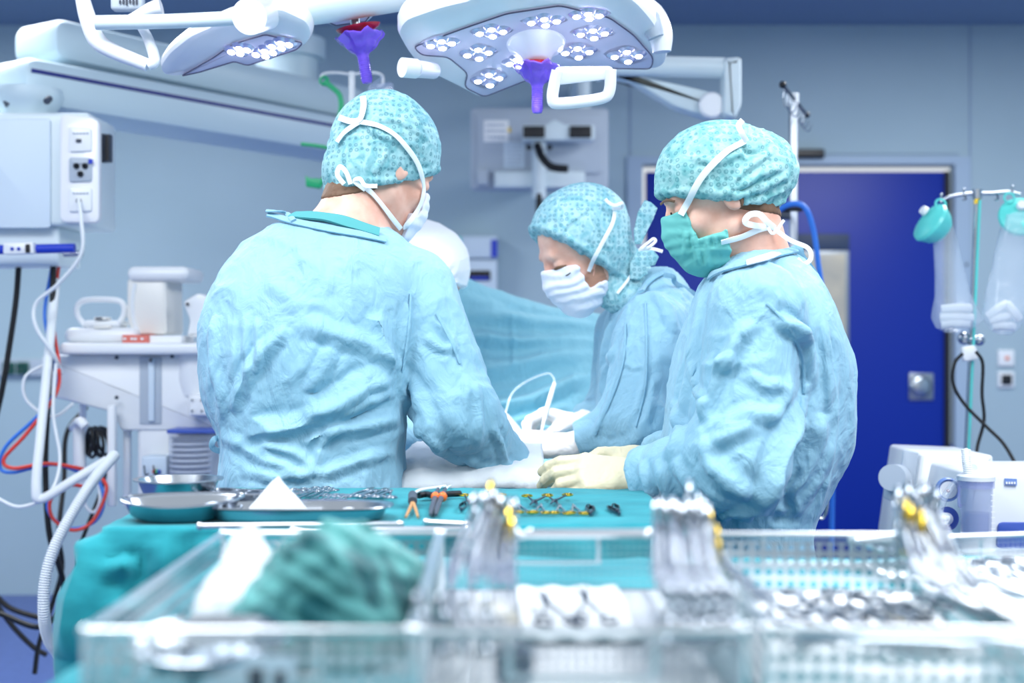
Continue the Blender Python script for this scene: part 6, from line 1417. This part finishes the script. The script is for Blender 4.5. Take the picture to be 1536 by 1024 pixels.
# gold-ringed instruments
for a, b, c_, d_, k_, lb in [(712, 742, 684, 768, 'goldsc', 'dark scissors with gold rings, open beside the orange-beaded forceps'), (736, 742, 740, 764, 'goldsc', 'dark scissors with gold rings pointing straight at us, second from the beaded forceps'), (806, 743, 797, 765, 'goldsc', 'gold-ringed dark scissors, left of the middle pair at the table’s far edge'), (836, 742, 828, 764, 'goldsc', 'gold-ringed dark scissors, right of the middle pair at the table’s far edge'),
                             (788, 768, 768, 746, 'goldclamp', 'gold-ringed instrument turned with its rings towards us, leftmost of four'), (810, 768, 812, 746, 'goldclamp', 'gold-ringed instrument turned with its rings towards us, second of four'), (842, 769, 836, 744, 'goldclamp', 'gold-ringed instrument turned with its rings towards us, third of four'), (866, 769, 852, 745, 'goldclamp', 'gold-ringed instrument turned with its rings towards us, rightmost of four')]:
    place(k_, T(a, b, zr + .003), T(c_, d_, zr), lb, 'scissors' if 'sc' in k_ else 'needle holder', s=.8)
for a, b, c_, d_, lb in [(692, 764, 702, 742, 'dark forceps by the first gold-ringed scissors'), (764, 764, 774, 744, 'dark forceps between the gold-ringed scissors'), (752, 764, 746, 746, 'dark forceps left of the middle gold-ringed instruments'), (886, 768, 878, 746, 'dark forceps in an open V, left arm of the far right pair'), (886, 770, 890, 746, 'dark forceps in an open V, right arm of the far right pair'), (929, 770, 897, 752, 'dark forceps lying aslant near the right corner of the far cloth'), (926, 766, 918, 752, 'short dark forceps at the right corner of the far cloth')]: place('darkforceps', T(a, b, zr + .003), T(c_, d_, zr), lb, 'forceps', s=.8)
# bowl, kidney dishes, gauze tray
t = thing('steel_bowl', 'round steel bowl with a wide rim on the left of the far table', 'bowl', T(268, 764, ZR))
bc = P(268, 762, 2.2); bc.z = ZR + .001
MB().lathe([(.0, .0), (.035, .0), (.048, .006), (.058, .03), (.064, .044), (.072, .046), (.072, .048), (.063, .0475), (.055, .03), (.046, .008), (.0, .002)], bc, (0, 0, 1), 48).build('bowl_body', 'steel', t)
def kidney(name, label, c, a, b, h, yaw, m='steel', tilt=0.):
    t = thing(name, label, 'dish', Vector(c)); n = 48; rows = []; cs, sn_ = math.cos(yaw), math.sin(yaw)
    for r, z in ((.0, .002), (.5, .002), (.82, .002), (.9, .006), (.98, h - .004), (1.06, h), (1.07, h - .001), (1.06, h - .002), (.99, h - .006), (.91, .004), (.84, 0), (.0, 0)):
        row = []
        for k in range(n):
            q = 2 * math.pi * k / n; x = a * math.cos(q) * r; y = b * math.sin(q) * r + .42 * b * r * (math.cos(q) ** 2) - .15 * b * r
            X_, Y_, Z_ = x * cs - y * sn_, x * sn_ + y * cs, z; row.append((c[0] + X_, c[1] + Y_ * math.cos(tilt) - Z_ * math.sin(tilt), c[2] + .9 * b * math.sin(tilt) + Y_ * math.sin(tilt) + Z_ * math.cos(tilt)))
        rows.append(row)
    mb = MB(); mb.add([p for r_ in rows for p in r_], [[i * n + k, i * n + (k + 1) % n, (i + 1) * n + (k + 1) % n, (i + 1) * n + k] for i in range(len(rows) - 1) for k in range(n)])
    mb.build('dish_body', m, t)
    V = [Vector(p) for p in rows[5]] ; MB().tube(V + [V[0]], .0022, 8, False, 0).build('rolled_rim', m, t); return t
kidney('kidney_dish', 'large steel kidney dish at the left corner, in front of the bowl', (-.50, 2.06, ZR + .001), .086, .048, .026, .12, tilt=R(6))
kidney('kidney_dish', 'second steel kidney dish, tucked behind the large one and below the bowl', (-.43, 2.16, ZR + .001), .06, .03, .03, -.5)
t = thing('flat_tray', 'oval flat steel tray with white gauze on the far table', 'tray', T(480, 780, ZR)); n = 56; rows = []
tc = Vector((-.325, 2.07, ZR + .001))
for r, z in ((.0, .003), (.86, .003), (.93, .006), (.98, .02), (1.06, .022), (1.07, .02), (1.0, .017), (.95, .002), (.86, 0), (0, 0)):
    rows.append([(tc.x + .135 * r * math.copysign(abs(math.cos(2 * math.pi * k / n)) ** .7, math.cos(2 * math.pi * k / n)), tc.y + .058 * r * math.copysign(abs(math.sin(2 * math.pi * k / n)) ** .7, math.sin(2 * math.pi * k / n)), tc.z + z) for k in range(n)])
mb = MB(); mb.add([p for r_ in rows for p in r_], [[i * n + k, i * n + (k + 1) % n, (i + 1) * n + (k + 1) % n, (i + 1) * n + k] for i in range(len(rows) - 1) for k in range(n)]); mb.build('tray_body', 'steel', t)
t = thing('steel_bowl', 'small bright steel cup with rings beside the gauze tray', 'bowl', T(350, 770, ZR)); c_ = Vector((-.475, 1.99 + .035, ZR + .001))
for k in range(3): tag(MB().torus(T(345, 776 - 4 * k, ZR + .004 + .005 * k), .014, .0024, (0, .1, 1)).build('loose_ring', 'steel', None), 'bright steel ring in the little stack between kidney dish and gauze tray', 'ring', 'stack of steel rings')
bpy.data.objects.remove(t)
def heap(name, label, cat, c, a, b, h, m, amp, scale, seed, yaw=0, peak=1.6, res=.0035, stripes=0.):
    def f(p):
        q = p - np.array(c); x = q[:, 0] * math.cos(yaw) + q[:, 1] * math.sin(yaw); y = -q[:, 0] * math.sin(yaw) + q[:, 1] * math.cos(yaw)
        r = (np.abs(x / a) ** 2.2 + np.abs(y / b) ** 2.2) ** (1 / 2.2); w = n3(p * scale + seed) * amp * 2 + np.abs(n3(p * scale * 2.1 + seed)) * amp
        if stripes: w = w + stripes * np.sin((x * .5 + q[:, 2] * 1.3 + y * .4) * 260 + 3 * n3(p * 22))
        top = h * np.clip(1 - r ** peak, -1, 1); return np.maximum((q[:, 2] - top - w) * .55, -q[:, 2])
    lo = np.array(c) - np.array([max(a, b) * 1.25, max(a, b) * 1.25, .006]); hi = np.array(c) + np.array([max(a, b) * 1.25, max(a, b) * 1.25, h * 1.5 + amp * 3])
    V, Q = surfnet(f, lo, hi, res, 3.5); V = relax(V, Q, 1); return tag(mesh_obj(name, V, Q, m, None), label, cat)
heap('gauze_mound', 'pointed mound of white gauze on the oval steel tray', 'gauze', (-.355, 2.06, ZR + .005), .052, .036, .062, 'gauze', .002, 30, 3, peak=1.1)
heap('gauze_pad', 'low flat gauze pad at the right half of the oval steel tray', 'gauze', (-.245, 2.06, ZR + .005), .035, .03, .012, 'gauze', .0015, 40, 8)
# near left tray: green towel, gauze, cup
def P3(A, u, v, a, b, z): return A + u * a + v * b + Vector((0, 0, z))
q = P3(A1_, u1, v1, .168, .235, .004); heap('green_towel', 'crumpled dark green ribbed towel filling the near left tray', 'towel', tuple(q), .082, .15, .125, 'towel', .008, 16, 5, yaw=-.5, peak=2.2, res=.004, stripes=.004)
q = P3(A1_, u1, v1, .072, .31, .004); heap('gauze_bundle', 'loose bundle of white gauze at the left of the green towel', 'gauze', tuple(q), .062, .12, .085, 'gauze', .012, 22, 15, yaw=.1, peak=1.8, res=.004)
q = P3(A1_, u1, v1, .05, .13, .004); heap('gauze_bundle', 'pale crumpled gauze low in the front left of the green towel’s tray', 'gauze', tuple(q), .04, .06, .045, 'drape', .005, 22, 25, peak=1.8, res=.004)
q = P3(A1_, u1, v1, .085, .045, .03)
t = thing('curved_dish', 'shallow curved steel dish at the front of the towel tray', 'dish', q); MB().lathe([(.0, .0), (.045, .004), (.058, .022), (.062, .026), (.060, .027), (.044, .008), (.0, .003)], q, (0, -.1, 1), 40).build('dish_body', 'steel', t)
q = P3(A1_, u1, v1, .125, .004, .034)
t = thing('tray_label', 'pale plate with dark marks hung on the front of the towel tray', 'label', q); MB().box(q + Vector((0, -.008, 0)), (.07, .002, .038), bev=.0008).build('plate', 'suture_mesh', t).data.materials[0] = M['pale_blue_plastic']
MB().box(q + Vector((.006, -.0095, .0)), (.012, .001, .018)).build('dark_mark', 'ink', t); MB().box(q + Vector((.024, -.0095, .0)), (.008, .001, .014)).build('dark_mark', 'ink', t)
# near middle tray: fans of upright clamps on a stringer
def fan(A, u, v, n, ra, rb, ta, tb, key, label, group, jit=.004, cat='clamp', s=1.):
    """n instruments from rings along ra->rb to tips along ta->tb (tray coordinates)"""
    for k in range(n):
        f_ = k / max(n - 1, 1); r_ = [ra[i] + (rb[i] - ra[i]) * f_ for i in range(3)]; t_ = [ta[i] + (tb[i] - ta[i]) * f_ for i in range(3)]
        j = [random.uniform(-jit, jit) for _ in range(4)]; rr = P3(A, u, v, r_[0] + j[0], r_[1] + j[1], r_[2] + j[2] * 1.5); tt = P3(A, u, v, t_[0] + j[3], t_[1], t_[2])
        place(key if isinstance(key, str) else key[k % len(key)], rr, tt, label, cat, group, up=u, s=s)
zt_ = .022
def fanp(n, ra, rb, ta, tb, key, label, group, jit=.004, cat='clamp', s=1., up=(1, 0, 0)):
    ra, rb, ta, tb = [P(*q) for q in (ra, rb, ta, tb)]
    for k in range(n):
        f_ = k / max(n - 1, 1); r_ = ra.lerp(rb, f_) + Vector([random.uniform(-jit, jit) for _ in range(3)]); t_ = ta.lerp(tb, f_) + Vector((random.uniform(-jit, jit), 0, 0))
        place(key if isinstance(key, str) else key[k % len(key)], r_, t_, label, cat, group, up=up, s=s)
fanp(10, (716, 772, 1.40), (778, 790, 1.44), (640, 925, 1.12), (768, 915, 1.14), 'clampL', 'steel clamp leaning with its rings up, in the left bundle of the middle tray', 'left upright bundle', .006, s=1.12)
fanp(4, (738, 765, 1.46), (772, 815, 1.38), (690, 900, 1.16), (765, 905, 1.16), 'goldclamp', 'gold-ringed needle holder among the left upright bundle of the middle tray', 'gold rings in the left bundle', .004, cat='needle holder', s=1.2)
fanp(12, (984, 786, 1.36), (1064, 792, 1.36), (984, 900, 1.14), (1088, 905, 1.14), 'clampL', 'steel clamp with raised rings in the right bundle of the middle tray', 'right upright bundle', .0025, s=1.05)
fanp(4, (1030, 752, 1.42), (1052, 785, 1.38), (1045, 880, 1.2), (1088, 895, 1.18), 'clampL', 'steel clamp standing higher behind the right bundle of the middle tray', 'higher clamps of the right bundle', .003, s=1.0)
MB_ = MB(); a_, b_ = P(978, 786, 1.36), P(1070, 792, 1.36)
tag(MB_.tube([a_, b_], .002, 10, True, 0).build('stringer_rod', 'steel', None), 'steel rod threading the rings of the right bundle', 'rod')
fan(A2_, u2, v2, 6, (.197, .035, .075), (.247, .04, .075), (.19, .16, .012), (.25, .17, .012), 'clamp', 'clamp with its rings towards us at the front right corner of the middle tray', 'clamps at the front right corner', .001)
fan(A2_, u2, v2, 4, (.0, .03, .07), (.052, .03, .07), (.02, .16, .03), (.07, .17, .03), 'clamp', 'clamp with its rings towards us at the front left corner of the middle tray', 'clamps at the front left corner', .001)
for a, b, c_, d_, lb in [(.122, .30, .106, .41, 'dark narrow scissors, left of the two pairs in the middle tray'), (.158, .31, .152, .41, 'dark narrow scissors, right of the two pairs in the middle tray')]: place('darksc', P3(A2_, u2, v2, a, b, .016), P3(A2_, u2, v2, c_, d_, .03), lb, 'scissors', s=.75)
q = P3(A2_, u2, v2, .075, .06, .03); tag(MB().box(q, (.03, .03, .03), bev=.006).build('dark_block', 'steel_dark', None), 'small dark metal block beside the left bundle in the middle tray', 'block')
# white strip painting the bright reflection on the middle tray's mesh floor
q = P3(A2_, u2, v2, .145, .25, .012)
V = []; nx = ny = 24
for i in range(nx + 1):
    for j in range(ny + 1): V.append(P3(A2_, u2, v2, .085 + .115 * i / nx, .24 + .28 * j / ny, .010 + .0015 * math.sin(i * .9) + .0015 * math.sin(j * .5)))
mb = MB(); mb.add(V, [[i * (ny + 1) + k, (i + 1) * (ny + 1) + k, (i + 1) * (ny + 1) + k + 1, i * (ny + 1) + k + 1] for i in range(nx) for k in range(ny)]); o_ = mb.build('tray_floor_glare', 'gauze', None); tag(o_, 'white strip painting the bright reflection on the mesh floor of the middle tray', 'painted reflection'); so = o_.modifiers.new('s', 'SOLIDIFY'); so.thickness = .002; so.offset = 1
# right tray: loose instruments
rows_ = [((.03, .40, .02), (.05, .27, .016)), ((.06, .41, .02), (.12, .30, .016)), ((.10, .42, .022), (.10, .29, .016)), ((.13, .40, .02), (.16, .28, .016)), ((.155, .42, .022), (.13, .29, .016)), ((.19, .40, .02), (.18, .27, .016)), ((.045, .30, .024), (.12, .20, .016)), ((.10, .33, .024), (.06, .21, .016)), ((.15, .33, .024), (.19, .22, .016)), ((.09, .28, .026), (.14, .16, .016)), ((.17, .30, .026), (.12, .18, .016)), ((.20, .34, .024), (.20, .21, .016))]
for k, (a, b) in enumerate(rows_): place(('clampopen', 'scissors', 'clampopen', 'darksc')[k % 4], P3(A3_, u3, v3, *a), P3(A3_, u3, v3, *b), 'slim instrument lying open on the mesh of the right-hand tray', 'scissors', 'loose instruments in the right tray')
fanp(3, (1062, 800, 1.42), (1078, 850, 1.34), (1110, 880, 1.22), (1140, 885, 1.22), 'goldclamp', 'gold-ringed instrument at the back left corner of the right-hand tray', 'gold rings at the back of the right tray', .003, cat='needle holder', s=1.1)
fanp(9, (1342, 775, 1.44), (1402, 772, 1.48), (1400, 930, 1.14), (1495, 935, 1.16), 'clampL', 'steel clamp leaning over the right rim of the right-hand tray, rings up', 'bundle leaning on the right tray rim', .007, s=1.2)
fanp(4, (1352, 790, 1.42), (1385, 815, 1.38), (1405, 900, 1.18), (1450, 905, 1.18), 'goldclamp', 'gold-ringed needle holder leaning over the rim of the right-hand tray', 'gold rings on the right tray rim', .005, cat='needle holder', s=1.2)
q = P3(A3_, u3, v3, .02, .022, .055)
t = thing('long_retractor', 'long flat steel retractor along the front of the right-hand tray', 'retractor', q); MB().tube([q, q + u3 * .06 + Vector((0, .004, .006)), q + u3 * .13 + Vector((0, .006, .004)), q + u3 * .19], 1, 10, True, 6, flat=(.018, .0028, (0, -.25, 1))).build('blade', 'steel', t)
# far right low tray
for k in range(10): place(('clamp', 'clampopen')[k % 2], P3(A4_, u4, v4, .03 + .024 * k, .34 - .012 * (k % 3), .014), P3(A4_, u4, v4, .02 + .022 * k, .21 + .02 * (k % 2), .01), 'small steel clamp in a row on the low tray at the right edge', 'clamp', 'row of clamps in the low right tray', s=.8)
for k, (x0, x1, y, d) in enumerate(((.09, .23, .475, .0), (.1, .235, .50, .002))):
    bar_thing('steel rod lying across the back of the middle tray', P3(A2_, u2, v2, x0, y, HT + .006), P3(A2_, u2, v2, x1, y, HT + .006))
for k, (a, b) in enumerate((((300, 789), (600, 786)), ((440, 795), (700, 793)), ((640, 783), (700, 786)))): bar_thing('long bright steel rod in front of the oval gauze tray', T(*a[:2], ZR + .006) , T(*b[:2], ZR + .006), .0045)
# ================================================================== LIGHT AND CAMERA
def area(name, loc, size, power, col, target=None, shape='RECTANGLE'):
    l = bpy.data.lights.new(name, 'AREA'); l.energy = power; l.color = col; l.shape = shape; l.size = size[0]; l.size_y = size[1]
    o = bpy.data.objects.new(name, l); C.objects.link(o); o.location = loc
    d = (Vector(target) if target else Vector(loc) - Vector((0, 0, 1))) - Vector(loc); o.rotation_euler = d.to_track_quat('-Z', 'Y').to_euler(); return o
cool = (.95, .98, 1.)
area('ceiling_panel_light', (-1.2, 1.6, 2.78), (1.6, 1.4), 72, cool)
area('ceiling_panel_light', (1.4, 1.6, 2.78), (1.6, 1.4), 72, cool)
area('ceiling_panel_light', (-2.2, 4.6, 2.78), (1.2, 1.2), 66, cool)
area('ceiling_panel_light', (2.0, 4.6, 2.78), (1.2, 1.2), 66, cool)
def spot(name, loc, tgt, power, angle, rad, col=(1, .99, .97), blend=.6):
    l = bpy.data.lights.new(name, 'SPOT'); l.energy = power; l.spot_size = R(angle); l.spot_blend = blend; l.shadow_soft_size = rad; l.color = col
    o = bpy.data.objects.new(name, l); C.objects.link(o); o.location = loc
    o.rotation_euler = (Vector(tgt) - Vector(loc)).to_track_quat('-Z', 'Y').to_euler(); return o
SITE = Vector((.02, 3.2, .98))
spot('surgical_light_beam', (0, 2.84, 1.84), SITE, 45, 30, .08)
spot('surgical_light_beam', (-.45, 3.05, 1.9), (-.12, 3.42, 1.15), 60, 34, .08)
w = bpy.data.worlds.new('world'); bpy.context.scene.world = w; w.use_nodes = True
w.node_tree.nodes['Background'].inputs[0].default_value = (.90, .95, 1., 1); w.node_tree.nodes['Background'].inputs[1].default_value = .78
cam = bpy.data.cameras.new('camera'); co = bpy.data.objects.new('camera', cam); C.objects.link(co); bpy.context.scene.camera = co
co.location = (0, 0, EYE); co.rotation_euler = (math.pi / 2, 0, 0); cam.sensor_width = 36; cam.lens = F / 1536 * 36; cam.clip_start = .05
cam.dof.use_dof = True; cam.dof.focus_distance = 2.65; cam.dof.aperture_fstop = 2.4
vs = bpy.context.scene.view_settings; vs.view_transform = 'Standard'; vs.look = 'None'; vs.exposure = 0.15; vs.gamma = 1; vs.use_curve_mapping = False
bpy.context.scene.cycles.use_denoising = True
